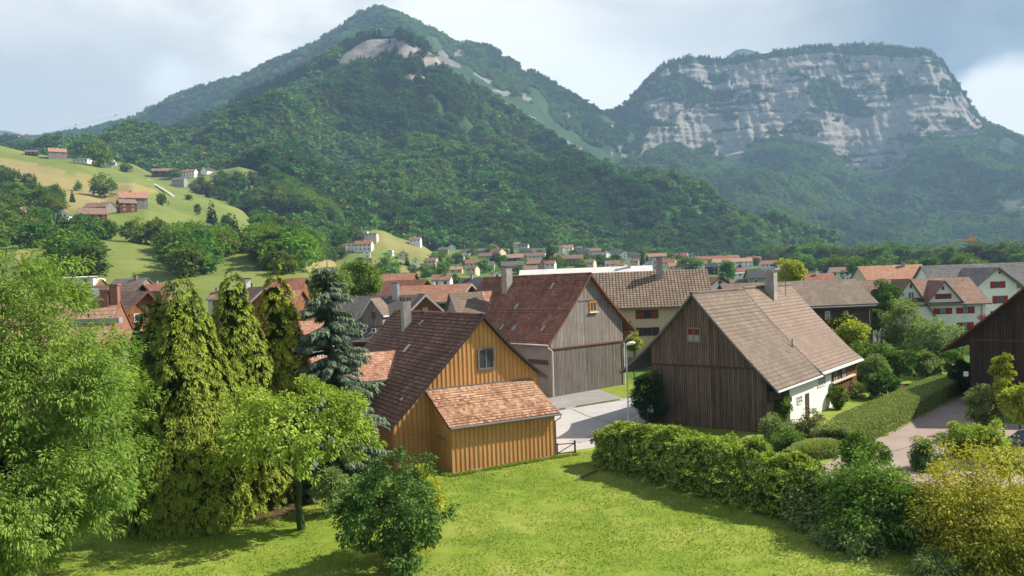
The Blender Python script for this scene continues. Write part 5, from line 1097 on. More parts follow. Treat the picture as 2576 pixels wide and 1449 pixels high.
m = MB(); q = [gp(*p) for p in ((430, 1340), (600, 1322), (720, 1298), (860, 1230), (860, 1180), (600, 1200), (330, 1330))]; m.face([(p[0], p[1], .035) for p in q], [(p[0], p[1]) for p in q]); m.build('planting_bed', M['soil'], kind='structure')

def tufts(name, lab, px, n, spread, hh, mat='grassblade'):
    rng = np.random.default_rng(n); P = np.array([gp(*p)[:2] for p in px]); sg = np.linalg.norm(np.diff(P, axis=0), axis=1); c = np.r_[0, np.cumsum(sg)]; s = rng.random(n)*c[-1]
    s = s[fbm(s*1.5, s*0+n, 3) > .42]; n = len(s)
    x, y = np.interp(s, c, P[:, 0])+rng.normal(size=n)*spread, np.interp(s, c, P[:, 1])+rng.normal(size=n)*spread
    D = unit(np.stack([rng.normal(size=n)*.5, rng.normal(size=n)*.5, np.full(n, 1.)], 1)); N = unit(rng.normal(size=(n, 3))*np.array([1, 1, .3]))
    link(name, leaves_mesh(name, np.c_[x, y, np.full(n, .02)], D, N, hh*(.4+rng.random(n)), .05, rng.random(n), [M[mat]]), label=lab, cat='weeds', kind='stuff')
tufts('weeds', 'strip of weeds in the joint between road and forecourt', [(1400, 1032), (1572, 1004)], 2600, .06, .12)
tufts('weeds', 'longer grass along the foot of the lean-to shed', [(1100, 1192), (1138, 1199), (1396, 1153), (1450, 1146)], 5200, .10, .22)
tufts('weeds', 'rough grass along the driveway edge', [(2215, 1102), (2300, 1050), (2425, 990)], 2600, .18, .2)
# ---------------------------------------------------------------- tree kinds shared by the far trees (10 m tall)
def unit_leafy(seed, K, nl, wide=.42, mat='tf_leaf', leaf=.85, top=.62, low=-.95):
    rng = np.random.default_rng(seed)
    P, D, N, ti, B = crown(rng, (0, 0, 5.2), (10*wide, 10*wide, 4.9), K, .5, 6, .75, nl, .1, low, .5, .9, .3)
    return leaves_mesh('crown', P, D, N, leaf*(.7+.6*rng.random(len(P))), leaf*.75, ti, [M[mat]])
def unit_spruce(seed, n, mat='tf_needle', R=2.0, pw=.85, leaf=1.1):
    rng = np.random.default_rng(seed); z = 1-np.sqrt(rng.random(n)*.97); th = rng.random(n)*6.2832
    tier = .75+.35*((z*11) % 1); rr = R*(1-z)**pw*tier*(.75+.35*rng.random(n))+.06
    C = np.stack([np.cos(th)*rr*.55, np.sin(th)*rr*.55, z*10*.96+.3], 1); O = np.stack([np.cos(th), np.sin(th), 0*th-.45], 1)
    D = unit(O+rng.normal(size=(n, 3))*.2); N = unit(np.stack([np.cos(th)*.4, np.sin(th)*.4, 0*th+.9], 1)+rng.normal(size=(n, 3))*.3)
    ti = np.clip(.5+.6*(rng.random(n)-.5), 0, 1)
    return leaves_mesh('crown', C, D, N, leaf*(.35+.75*(1-z)), leaf*.5*(.4+.6*(1-z)), ti, [M[mat]], .2)
M['tf_leaf'] = L_('broadleaf crown', (.038, .09, .02), (.17, .28, .06), .3, .3)
M['tf_light'] = L_('light broadleaf crown', (.09, .16, .022), (.22, .31, .06), .35, .25)
M['tf_needle'] = L_('far spruce needles', (.014, .04, .016), (.045, .09, .032), .12, .3)
M['tf_cyp'] = L_('village cypress needles', (.03, .06, .012), (.09, .13, .025), .15, .2)
M['ff_leaf'] = L_('forest crown', (.022, .064, .022), (.11, .20, .052), .25, .42)
M['ff_light'] = L_('light forest crown', (.06, .13, .026), (.20, .31, .07), .3, .3)
tm = MB(); tm.tube([(0, 0, -1.2), (0, 0, 3), (.1, 0, 6.5)], [.24, .18, .08], 6)
for a in range(5): tm.tube([(0, 0, 3+.4*a), (1.6*math.cos(a*1.3), 1.6*math.sin(a*1.3), 5+.5*a)], [.11, .03], 4)
TR = tm.build('tmp', M['bark']); TRM = TR.data; bpy.data.objects.remove(TR)
KINDS = {'leafy': [unit_leafy(s, 26, 9, w_) for s, w_ in ((1, .42), (2, .36), (3, .46), (4, .40))],
         'light': [unit_leafy(s, 26, 9, w_, 'tf_light') for s, w_ in ((5, .42), (6, .38))],
         'spruce': [unit_spruce(s, 700) for s in (7, 8)],
         'cypress': [unit_spruce(9, 900, 'tf_cyp', 1.5, .4, .9)]}
def far_tree(kind, pos, h, label, group=None, name=None, cat='tree', wide=1.0):
    nm = name or {'leafy': 'broadleaf_tree', 'light': 'broadleaf_tree', 'spruce': 'spruce_tree', 'cypress': 'cypress_tree'}[kind]
    r = empty(nm, tuple(pos), random.random()*6.28, label, cat, group); s = h/10; r.scale = (s*wide*random.uniform(.9, 1.1), s*wide, s)
    me = random.choice(KINDS[kind]); link('crown', me, r); link('trunk', TRM, r); return r
# ---------------------------------------------------------------- far houses
HOUSES = []
FV = [   # u, v of ridge, width px, yaw deg, height m, wall, roof, label
 (908, 579, 30, 88, 6, 'white', 'tile_grey', 'flat brown and white house, highest on the small yellow meadow rise'),
 (930, 587, 34, 88, 7, 'beige', 'tin', 'long flat roofed house just below the top of the yellow meadow rise'),
 (915, 605, 38, 86, 8, 'white', 'tile_red', 'white house with red roof and row of windows at the foot of the meadow rise'),
 (881, 613, 28, 88, 5, 'white', 'tin', 'low white flat roofed building left of the red roofed house below the meadow rise'),
 (863, 618, 17, 80, 6, 'beige', 'tile_red', 'small red roofed house, leftmost below the yellow meadow rise'),
 (922, 626, 17, 8, 8, 'white', 'tile_slate', 'white gable with dark roof among trees under the meadow rise'),
 (982, 628, 12, 86, 4, 'white', 'tin', 'tiny white cabin at the lower edge of the yellow meadow'),
 (1014, 631, 24, 15, 7, 'beige', 'tile_mid', 'brown chalet roof between dark conifers under the meadow'),
 (1045, 596, 24, 84, 7, 'white', 'tile_mid', 'brownish grey roofed house at the forest edge right of the meadow rise'),
 (1066, 592, 25, 84, 8, 'beige', 'tile_mid', 'beige house with brown roof, right neighbour at the forest edge'),
 (1080, 612, 42, 89, 5, 'white', 'tin', 'long white flat building below the forest edge houses'),
 (1122, 602, 30, 75, 8, 'shutdark', 'tile_orange', 'orange roofed house with dark timber front at the forest edge'),
 (1138, 598, 22, 84, 8, 'cream', 'tile_tan', 'cream house with tan roof peeping behind the orange roof'),
 (1136, 614, 18, 5, 7, 'white', 'tile_slate', 'white gable with dark roof below the orange roofed house'),
 (1153, 611, 22, 84, 5, 'white', 'tile_slate', 'black roofed low house right of the white dark roofed gable'),
 (1170, 604, 25, 12, 9, 'white', 'tile_orange', 'white gable with orange roof near the tall forest edge spruce'),
 (1187, 610, 11, 75, 7, 'orangeboard', 'tile_orange', 'narrow orange roof right beside the white orange roofed gable'),
 (1116, 622, 22, 80, 7, 'greyboard', 'tile_grey', 'grey timber house under the long white flat building'),
 (1172, 626, 18, 70, 6, 'white', 'tile_grey', 'grey roofed white house left of the dark spruce gap'),
 (1215, 609, 10, 10, 6, 'shutbrown', 'tile_mid', 'small chalet gable standing in the wood edge'),
 (1243, 613, 26, 20, 8, 'beige', 'tile_tan', 'beige gable at the wood edge above the red roofed cream house'),
 (1216, 624, 25, 86, 6, 'greyrender', 'tile_grey', 'grey roofed block left of the red roofed cream house'),
 (1252, 625, 38, 50, 11, 'cream', 'tile_red', 'cream gabled house with bright red roof in mid village'),
 (1221, 636, 28, 70, 8, 'greyboard', 'tile_mid', 'grey timber barn roof left below the cream red roofed house'),
 (1198, 652, 46, 84, 7, 'white', 'tile_red', 'long red roofed white house below the grey timber barn roof'),
 (1219, 658, 44, 86, 6, 'beige', 'tile_grey', 'flat pitched grey roof overlapping the long red roofed house'),
 (1148, 670, 27, 86, 5, 'cream', 'tile_tan', 'low pale house right of the broad dark conifer'),
 (1250, 681, 17, 20, 6, 'white', 'tile_red', 'small red brown gable left of the grey barn chimney'),
 (1190, 687, 52, 70, 9, 'beige', 'tile_slate', 'large dark grey roof behind the long low red roof'),
 (1090, 683, 42, 18, 10, 'beige', 'tile_orange', 'beige gabled house with small attic window next to the young cypress'),
 (1112, 690, 40, 84, 7, 'white', 'tile_mid', 'brownish roof glimpsed behind the beige attic window gable'),
 (1044, 645, 13, 10, 8, 'white', 'tile_mid', 'ornate white gable between two dark village conifers'),
 (1300, 610, 13, 80, 8, 'beige', 'tile_orange', 'small orange roof at the forest foot, left of the dark roofed pair'),
 (1317, 612, 22, 75, 8, 'cream', 'tile_slate', 'dark roofed house with cream gable at the forest foot'),
 (1327, 624, 37, 88, 5, 'greyrender', 'tile_slate', 'long flat dark roof in front of the forest foot houses'),
 (1354, 625, 30, 84, 6, 'greyboard', 'tile_grey', 'pale grey roof left of the tall village cypress'),
 (1292, 639, 48, 75, 9, 'blackboard', 'tile_tan', 'striped orange roof barn with black gable in the village'),
 (1290, 657, 50, 86, 7, 'greyrender', 'tile_grey', 'low light grey roof below the striped barn roof'),
 (1347, 635, 46, 72, 9, 'white', 'tile_mid', 'brown roof with white gable left of the tall village cypress'),
 (1346, 653, 42, 60, 8, 'blackboard', 'tile_orange', 'red orange roof with dark gable above the pale corrugated roof'),
 (1274, 671, 20, 8, 7, 'white', 'tile_mid', 'white gable with dark doorway above the grey barn chimney'),
 (1407, 618, 18, 84, 8, 'white', 'tile_red', 'reddish roof, left half of the pair right of the tall cypress'),
 (1427, 616, 25, 80, 9, 'white', 'tile_orange', 'bright orange roof, right half of the pair by the tall cypress'),
 (1455, 619, 18, 86, 7, 'greyrender', 'tile_grey', 'pale grey roof at the wood edge right of the orange roof'),
 (1414, 637, 35, 25, 10, 'cream', 'tile_tan', 'cream gabled house with many small windows beside the tall cypress'),
 (1440, 641, 46, 78, 9, 'brick', 'tile_mid', 'broad brown roof right of the cream gabled house'),
 (1468, 627, 25, 84, 8, 'greyrender', 'tile_slate', 'slate roofed house behind the broad brown roof'),
 (1495, 624, 28, 84, 8, 'brick', 'tile_mid', 'dark reddish roof touching the yellow gable'),
 (1513, 623, 11, 10, 8, 'cream', 'tile_mid', 'narrow yellow gable among dark roofs'),
 (1500, 634, 40, 84, 7, 'greyrender', 'tile_grey', 'grey brown roof row below the yellow gable'),
 (1530, 633, 20, 40, 7, 'white', 'tile_mid', 'brown roof with small white gable right of the yellow gable'),
 (1544, 628, 28, 84, 7, 'white', 'tile_slate', 'dark roof with pale panels at the wood edge'),
 (1571, 631, 14, 8, 8, 'white', 'tile_slate', 'steep white gable left of the golden village cypress'),
 (1596, 636, 24, 84, 7, 'greyrender', 'tile_slate', 'dark grey roof just left of the golden village cypress'),
 (1595, 650, 22, 70, 6, 'beige', 'tile_mid', 'brown roof with beige end below the dark grey roof by the golden cypress'),
 (1650, 637, 44, 86, 7, 'beige', 'tile_orange', 'orange roof row right of the golden village cypress'),
 (1652, 645, 24, 12, 8, 'white', 'tile_grey', 'white gable in front of the orange roof row'),
 (1681, 651, 32, 70, 7, 'white', 'tile_red', 'dull red roof above the chequered tile roof chimney'),
 (1715, 636, 36, 62, 8, 'white', 'tile_red', 'white gable with red brown roof at the valley forest foot'),
 (1745, 638, 20, 20, 7, 'greyrender', 'tile_grey', 'grey gable right of the white red roofed gable'),
 (1803, 643, 96, 89, 8, 'brick', 'tile_red', 'very long dark red apartment roof at the forest foot'),
 (1840, 650, 86, 89, 8, 'white', 'tile_tan', 'long tan roof with white fronts, before the apartment roof'),
 (1895, 645, 30, 86, 8, 'beige', 'tile_red', 'red roof at the right end of the long tan roof'),
 (1790, 663, 26, 70, 8, 'blackboard', 'tile_slate', 'dark slate roof right behind the chequered tile roof'),
 (1858, 674, 33, 86, 6, 'brick', 'tile_red', 'small red brown roof above the low flat pale block'),
 (1856, 686, 60, 89, 5, 'white', 'tin', 'pale flat block left of the dark slate roofed house'),
 (1921, 676, 72, 86, 9, 'greyrender', 'tile_slate', 'dark slate roofed house with metal chimney behind the brown barn ridge'),
 (1872, 702, 60, 80, 6, 'orangeboard', 'tile_mid', 'low brown roof with orange boards behind the brown barn ridge'),
 (2056, 688, 62, 86, 8, 'cream', 'tile_red', 'red brown roof with capped chimney above the dark timber house'),
 (2044, 674, 40, 40, 10, 'cream', 'tile_orange', 'orange verge of a house right of the tall yellow green tree'),
 (2237, 667, 134, 88, 10, 'beige', 'tile_orange', 'broad orange red roof with dark chimney above the dark green tree'),
 (2328, 671, 46, 10, 9, 'cream', 'tile_grey', 'cream gable right of the broad orange red roof'),
 (2366, 691, 40, 84, 7, 'white', 'tile_grey', 'grey glazed roof behind the red shuttered house ridge'),
 (1985, 688, 30, 84, 7, 'cream', 'tile_mid', 'roof partly hidden by the tall yellow green tree'),
 (1150, 640, 30, 84, 7, 'white', 'tile_orange', 'orange roofed white house low between the left village trees'),
 (1085, 648, 28, 70, 7, 'beige', 'tile_mid', 'brown roofed beige house among the left village gardens'),
 (1190, 668, 30, 60, 7, 'cream', 'tile_mid', 'brown roof before the long red roofed white house'),
 (1330, 668, 40, 86, 6, 'white', 'tile_mid', 'low brown roof strip right of the round bright tree'),
 (1380, 655, 30, 75, 7, 'white', 'tile_red', 'red roof at the foot of the very tall cypress'),
 (1480, 652, 30, 66, 7, 'cream', 'tile_mid', 'cream ended brown roof under the dense green trees'),
 (1540, 655, 32, 84, 7, 'white', 'tile_mid', 'white house with brown roof behind the middle of the pale corrugated roof'),
 (1575, 661, 26, 40, 7, 'beige', 'tile_orange', 'orange roofed beige gable left below the golden cypress'),
 (1635, 663, 30, 84, 6, 'white', 'tile_grey', 'grey roof right behind the pale corrugated roof end'),
 (1700, 660, 34, 84, 7, 'cream', 'tile_orange', 'orange roofed cream house above the chequered roof'),
 (1760, 655, 30, 84, 7, 'white', 'tile_mid', 'brown roofed house left of the long tan roof'),
 (1935, 655, 40, 86, 7, 'white', 'tile_red', 'red roof between the tan roof and the aerial mast'),
 (1975, 664, 34, 80, 7, 'beige', 'tile_mid', 'brown roof just left of the tall yellow green tree'),
 (2110, 672, 40, 86, 7, 'white', 'tile_mid', 'brown roof glimpsed through the belt trees above the dark timber house'),
 (212, 695, 66, 89, 7, 'white', 'tin', 'white modern flat building behind the brick chimneys'),
 (222, 703, 60, 88, 6, 'orangeboard', 'tile_orange', 'orange walled block in front of the white modern building'),
 (330, 700, 74, 80, 8, 'greyboard', 'tile_grey', 'grey roofed hall with dark gable at the foot of the lower meadow'),
 (394, 708, 46, 82, 8, 'brick', 'tile_red', 'red roofed house at the lower meadow foot left of the broad arborvitae'),
 (595, 697, 26, 88, 6, 'white', 'tin', 'small white house under the right lower meadow'),
 (625, 707, 26, 12, 8, 'white', 'tile_slate', 'white gable with black verge between two arborvitae tips'),
 (552, 714, 30, 84, 9, 'beige', 'tile_mid', 'brown roof with tall white chimney between two arborvitae'),
 (144, 373, 46, -58, 9, 'greyboard', 'tile_orange', 'orange roofed farmhouse with grey gable on the hill crest'),
 (80, 377, 24, -70, 5, 'shutdark', 'tile_grey', 'low dark hut on the hill crest by a round tree'),
 (208, 398, 32, 88, 4, 'white', 'tile_grey', 'low pale shed strip on the hill crest'),
 (272, 402, 28, 84, 7, 'white', 'tile_tan', 'white house behind the tall lone tree on the hill'),
 (334, 482, 74, -62, 11, 'greyboard', 'tile_orange', 'large orange roofed farmhouse at the foot of the dry hill meadow'),
 (318, 501, 46, -50, 9, 'redboard', 'tile_mid', 'brown twin roofed house just below the large orange farmhouse'),
 (250, 509, 56, 80, 8, 'greyboard', 'tile_mid', 'grey brown roof with two small gables beside the hill track'),
 (232, 523, 72, -60, 9, 'redboard', 'tile_mid', 'big brown barn roof lowest of the hill hamlet'),
 (154, 527, 28, 15, 9, 'white', 'tile_orange', 'white house front among trees left of the hill hamlet'),
 (57, 520, 22, 86, 8, 'white', 'tile_red', 'dull red roof buried in the left hillside trees'),
 (403, 424, 34, -72, 9, 'blackboard', 'tile_mid', 'dark barn with pinkish roof left on the upper knoll'),
 (426, 423, 26, -72, 9, 'blackboard', 'tile_mid', 'second pinkish roof joined to the dark knoll barn'),
 (476, 426, 32, 84, 8, 'white', 'tile_red', 'reddish roof with white balconies on the upper knoll'),
 (512, 421, 36, -30, 8, 'white', 'tile_slate', 'white gable with dark balcony at the top of the knoll'),
 (452, 446, 28, 84, 9, 'greyrender', 'tile_grey', 'grey house with red shutters below the knoll houses'),
 (500, 541, 34, -35, 12, 'blackboard', 'tile_grey', 'dark board barn with grey roof beside the tall dark conifer'),
]
for k, (u, v, wp, yaw, h, wl, rf, lab) in enumerate(FV):
    pats = [] if (v > 660 and u > 500) else None
    if 800 < u < 1000 and v < 632: pats = [P_bump]
    p = hit(u, v, h, y0=95 if u > 1000 or v > 690 else 220, pats=pats)
    if p is None: print('NOHIT', lab); continue
    Y = p[1]; s = wp*1.14*Y/FPX; rz = R_(yaw); ca, sa = abs(math.cos(rz)), abs(math.sin(rz))
    if sa > .9: Ln = max(s, 3.5); Wd = min(9.0, max(5.5, Ln*.75))
    elif ca > .9: Wd = max(s*.9, 4); Ln = Wd*1.2
    else: Ln = s*.75; Wd = s*.62
    h = min(h, max(Wd, Ln)*1.05+1.5)
    flat = rf == 'tin'; rise = .35 if flat else min(Wd*.36, h*.5)
    org = np.array([p[0], Y, p[2]]); cx_, cy_ = Wd/2, (Ln/2 if sa > .7 else 0)
    org = org-np.array([math.cos(rz)*cx_-math.sin(rz)*cy_, math.sin(rz)*cx_+math.cos(rz)*cy_, 0])
    nm = 'barn' if 'barn' in lab else ('hut' if 'hut' in lab or 'shed strip' in lab else 'village_house')
    H_ = House(nm, lab, nm.replace('village_', ''), org, rz, Wd, Ln, h, h-rise, o=.35, ob=.35, el=.5, er=.5, th=.22, fl=.02, fr=.02, wall=wl, roof=rf, trim='trimwood' if wl in ('orangeboard', 'redboard', 'cream') else 'trimgrey', base=-4, nseg=1)
    HOUSES.append((p[0], Y, max(Wd, Ln)/2+1.5))
    fc = ('L' if yaw > 0 else 'R') if sa > .7 else 'F'
    span = Ln if fc != 'F' else Wd; nw = int(np.clip(span/3.0, 1, 9)); wt = .5 if wl in ('blackboard', 'greyboard') else 1
    for lvl in range(2 if h >= 7.5 else 1):
        zc = h-rise-1.5-lvl*2.6
        if zc < .5: continue
        for j in range(nw):
            if wt < 1 and j % 2: continue
            a = span*(j+.5)/nw; H_.window(fc, a-.5, a+.5, zc-.1, zc+1.05, frame='trimdark' if wl in ('white', 'cream', 'beige') else 'trimwhite', nx=0, fw=.12)
    if yaw < 0 and sa > .7:
        for a in (.3, .7): H_.window('F', Wd*a-.5, Wd*a+.5, h-rise-1.6, h-rise-.5, frame='trimwhite', nx=0, fw=.12)
    if not flat and 'barn' not in lab: H_.chimney(Wd/2+(.6 if k % 2 else -.6), Ln*(.3+.4*((k*37) % 10)/10), h+.7, .6, .6, ['brick', 'concrete', 'white'][k % 3], 'trimgrey', 'slab')
def farpos(u, v, pats=None, y0=100):
    return hit(u, v, 0, y0=y0, pats=pats)
def clear(p, r=2.5): return all((p[0]-x)**2+(p[1]-y)**2 > (q+r)**2 for x, y, q in HOUSES)
# named single trees: kind, u, v base, v top, label, width factor
NT_ = [
 ('light', 252, 424, 352, 'tall lone pale green tree on the bare hill meadow', 1.0, None),
 ('leafy', 262, 497, 440, 'big round dark tree above the hill hamlet', 1.25, None),
 ('light', 57, 378, 352, 'round light green tree beside the crest hut', 1.5, None),
 ('light', 196, 480, 455, 'small thin pale tree standing alone in the dry meadow', 1.0, None),
 ('spruce', 535, 590, 498, 'tall dark conifer beside the dark board barn', 1.5, [P_hill]),
 ('leafy', 573, 585, 532, 'pair of slim trees right of the tall dark conifer', .9, None),
 ('leafy', 497, 540, 512, 'small tree above the grey roofed dark barn', 1.0, None),
 ('leafy', 475, 505, 487, 'small round tree at the bend of the hill track', 1.3, None),
 ('leafy', 588, 520, 480, 'green tree casting its shadow on the hill meadow edge', 1.1, None),
 ('leafy', 318, 432, 410, 'round bush tree on the hill crest', 1.5, None),
 ('leafy', 280, 420, 402, 'dark round tree by the white crest house', 1.6, None),
 ('leafy', 407, 520, 482, 'slim green tree right of the orange roofed farmhouse', .9, None),
 ('leafy', 438, 450, 423, 'round tree between the knoll houses', 1.4, None),
 ('leafy', 606, 462, 430, 'green tree on the sunny knoll slope', 1.0, None),
 ('light', 560, 452, 428, 'pale tree at the left side of the sunny knoll', 1.3, None),
 ('spruce', 1383, 670, 603, 'very tall dark cypress like conifer in mid village', 1.5, []),
 ('cypress', 1617, 668, 623, 'golden green cypress standing alone in the village', 1.3, []),
 ('spruce', 1025, 684, 637, 'dark pointed conifer, right of the pair in the left village', 1.5, []),
 ('spruce', 994, 672, 634, 'dark pointed conifer, left of the pair in the left village', 1.6, []),
 ('spruce', 1109, 680, 635, 'broad dark conifer above the young cypress', 1.7, []),
 ('cypress', 1122, 716, 672, 'bright green young cypress beside the beige attic window gable', 1.5, []),
 ('light', 1305, 690, 664, 'round bright tree above the grey barn roof', 1.9, []),
 ('spruce', 1318, 655, 632, 'thin dark conifer before the brown roofed white gable', .9, []),
 ('leafy', 1145, 716, 688, 'green garden tree right of the bright young cypress', 1.7, []),
 ('light', 2424, 700, 640, 'large yellow green tree left of the grey roofed house', 1.8, []),
 ('leafy', 2165, 706, 642, 'dark green tree left of the broad orange red roof', 1.5, []),
 ('light', 2105, 690, 642, 'spreading bright tree behind the red brown capped chimney roof', 1.7, []),
 ('light', 2020, 680, 634, 'bright green tree beside the roof aerial', 1.6, []),
 ('leafy', 2345, 690, 645, 'green tree behind the cream gable', 1.7, []),
 ('leafy', 2496, 668, 624, 'dark round tree behind the grey tiled roof ridge', 1.8, []),
 ('leafy', 1830, 712, 655, 'open crowned tree above the low white gabled house', 1.2, []),
 ('light', 1740, 684, 644, 'bright spreading trees behind the chequered roof', 2.0, []),
 ('leafy', 1945, 668, 634, 'olive tree left of the aerial mast', 1.2, []),
 ('leafy', 1470, 668, 640, 'dense green trees right of the broad brown roof', 2.0, []),
 ('leafy', 1505, 668, 640, 'green tree left of the steep white gable', 1.8, []),
 ('light', 980, 702, 640, 'big mid green tree left above the orange hall', 1.4, []),
]
for kd, u, vb, vt, lab, wd_, pt in NT_:
    p = farpos(u, vb, pt, 90 if pt == [] else 200)
    if p is None: print('NOTREE', lab); continue
    far_tree(kd, p, (vb-vt)*p[1]/FPX, lab, wide=wd_*(.85 if kd != 'spruce' else .8))
pu = farpos(2080, 695, [], 90); pr = far_tree('leafy', pu, 5.5, 'small purple leaved tree behind the red brown roof', name='purple_tree', wide=1.3)
me = pr.children[0].data.copy(); me.materials[0] = M['lf_purple']; pr.children[0].data = me
def scatter(polys, n, kinds, hr, label, group, nmz=None, pats=None, y0=100, sp=22, seed=1, wide=1.1, maxy=1500):
    rng = random.Random(seed); got = []; tries = 0
    while len(got) < n and tries < n*40:
        tries += 1; P = rng.choices(polys, [abs(sum(P[i-1][0]*P[i][1]-P[i][0]*P[i-1][1] for i in range(len(P)))) for P in polys])[0]
        u = rng.uniform(min(p[0] for p in P), max(p[0] for p in P)); v = rng.uniform(min(p[1] for p in P), max(p[1] for p in P))
        if not inpoly(np.array([u]), np.array([v]), P)[0]: continue
        p = farpos(u, v, pats, y0)
        if p is None or p[1] > maxy or not clear(p): continue
        if any((p[0]-q[0])**2+(p[1]-q[1])**2 < (sp*.1*rng.uniform(.7, 1.3))**2 for q in got): continue
        got.append(p); kd = rng.choice(kinds); h = rng.uniform(*hr)*(1.15 if kd == 'spruce' else 1)
        far_tree(kd, p, h, name=(nmz if kd != 'spruce' else None), label=label[kd] if isinstance(label, dict) else label, group=(group+' '+kd) if isinstance(label, dict) else group, wide=wide*rng.uniform(.85, 1.2)*(.75 if kd == 'spruce' else 1))
    print(group, len(got))
woodP = [[(-40, 500), (100, 495), (150, 520), (135, 565), (230, 600), (385, 600), (425, 615), (520, 628), (600, 625), (560, 645), (530, 665), (520, 700), (470, 700), (420, 650), (335, 612), (250, 612), (190, 640), (-40, 640)],
         [(640, 505), (700, 470), (770, 470), (900, 600), (890, 630), (860, 650), (765, 650), (745, 690), (680, 690), (640, 640), (655, 600), (645, 565), (610, 525)],
         [(160, 650), (240, 645), (268, 700), (165, 700)]]
LB = {'leafy': 'round green broadleaf tree in the wood on the left hillside', 'light': 'lighter green broadleaf tree in the wood on the left hillside', 'spruce': 'dark pointed spruce in the wood on the left hillside'}
scatter(woodP, 230, ['leafy']*5+['light']*2+['spruce'], (9, 15), LB, 'hillside wood', None, None, 200, 62, 3, 1.15)
scatter([[(-30, 425), (60, 450), (120, 480), (190, 512), (150, 522), (60, 500), (-30, 480)]], 34, ['spruce', 'spruce', 'leafy'], (7, 11), {'leafy': 'young bushy tree in the diagonal conifer row', 'light': '', 'spruce': 'young spruce of the diagonal row on the dry hill slope'}, 'diagonal row', None, None, 200, 60, 5, 1.3)
scatter([[(470, 470), (600, 462), (690, 462), (760, 500), (700, 520), (610, 520), (480, 490)]], 40, ['leafy', 'leafy', 'spruce'], (10, 15), {'leafy': 'broadleaf tree in the hollow below the knoll', 'light': '', 'spruce': 'dark spruce in the hollow below the knoll'}, 'hollow wood', None, None, 200, 80, 6, 1.2)
villP = [[(860, 632), (960, 640), (1060, 640), (1110, 655), (1180, 645), (1190, 690), (1000, 705), (850, 705)], [(1180, 630), (1700, 645), (1700, 672), (1180, 690)], [(1700, 650), (2576, 668), (2576, 690), (1900, 690), (1700, 680)]]
VL = {'leafy': 'round green tree among the village roofs', 'light': 'light green tree among the village roofs', 'spruce': 'small dark conifer among the village roofs'}
scatter(villP, 125, ['leafy', 'leafy', 'light', 'light', 'spruce'], (6, 11), VL, 'village trees', 'village_tree', [], 130, 75, 8, 1.35, 1100)
edge = [[(1900, 655), (2600, 672), (2600, 662), (2300, 660), (1900, 648)]]
scatter(edge, 60, ['leafy', 'leafy', 'light'], (13, 19), {'leafy': 'tall green tree in the belt beyond the valley roofs', 'light': 'pale green tree in the belt beyond the valley roofs', 'spruce': ''}, 'valley tree belt', 'tall_tree', [], 350, 120, 9, 1.4, 1400)
# ---------------------------------------------------------------- forest: one mass per mountain, instanced crowns
protos = bpy.data.collections.new('forest_kinds')
def proto(me, nm):
    o = bpy.data.objects.new(nm, me); protos.objects.link(o)
PK = [unit_leafy(21, 9, 6, .45, 'ff_leaf', 1.7), unit_leafy(22, 9, 6, .40, 'ff_leaf', 1.7), unit_leafy(23, 9, 6, .42, 'ff_light', 1.7), unit_spruce(24, 130, 'tf_needle', 2.1, .9, 2.3)]
for i, me in enumerate(PK): proto(me, 'kind_%d' % i)
protos2 = bpy.data.collections.new('near_forest_kinds')
for i, me in enumerate(KINDS['leafy'][:2]+KINDS['light'][:1]+KINDS['spruce'][:1]):
    protos2.objects.link(bpy.data.objects.new('near_kind_%d' % i, me))
ng = bpy.data.node_groups.new('forest', 'GeometryNodeTree')
ng.interface.new_socket('Geometry', in_out='INPUT', socket_type='NodeSocketGeometry'); ng.interface.new_socket('Geometry', in_out='OUTPUT', socket_type='NodeSocketGeometry')
gi = ng.nodes.new('NodeGroupInput'); go = ng.nodes.new('NodeGroupOutput'); ip = ng.nodes.new('GeometryNodeInstanceOnPoints'); ci = ng.nodes.new('GeometryNodeCollectionInfo')
ci.inputs['Collection'].default_value = protos; ci.inputs['Separate Children'].default_value = True; ci.inputs['Reset Children'].default_value = True
def attrn(nm, ty):
    a = ng.nodes.new('GeometryNodeInputNamedAttribute'); a.data_type = ty; a.inputs[0].default_value = nm; return a.outputs[0]
ng.links.new(gi.outputs[0], ip.inputs['Points']); ng.links.new(ci.outputs[0], ip.inputs['Instance']); ip.inputs['Pick Instance'].default_value = True
ng.links.new(attrn('idx', 'INT'), ip.inputs['Instance Index']); ng.links.new(attrn('rot', 'FLOAT_VECTOR'), ip.inputs['Rotation']); ng.links.new(attrn('scl', 'FLOAT_VECTOR'), ip.inputs['Scale'])
ng.links.new(ip.outputs[0], go.inputs[0])
ng2 = ng.copy()
for n_ in ng2.nodes:
    if n_.type == 'COLLECTION_INFO': n_.inputs['Collection'].default_value = protos2
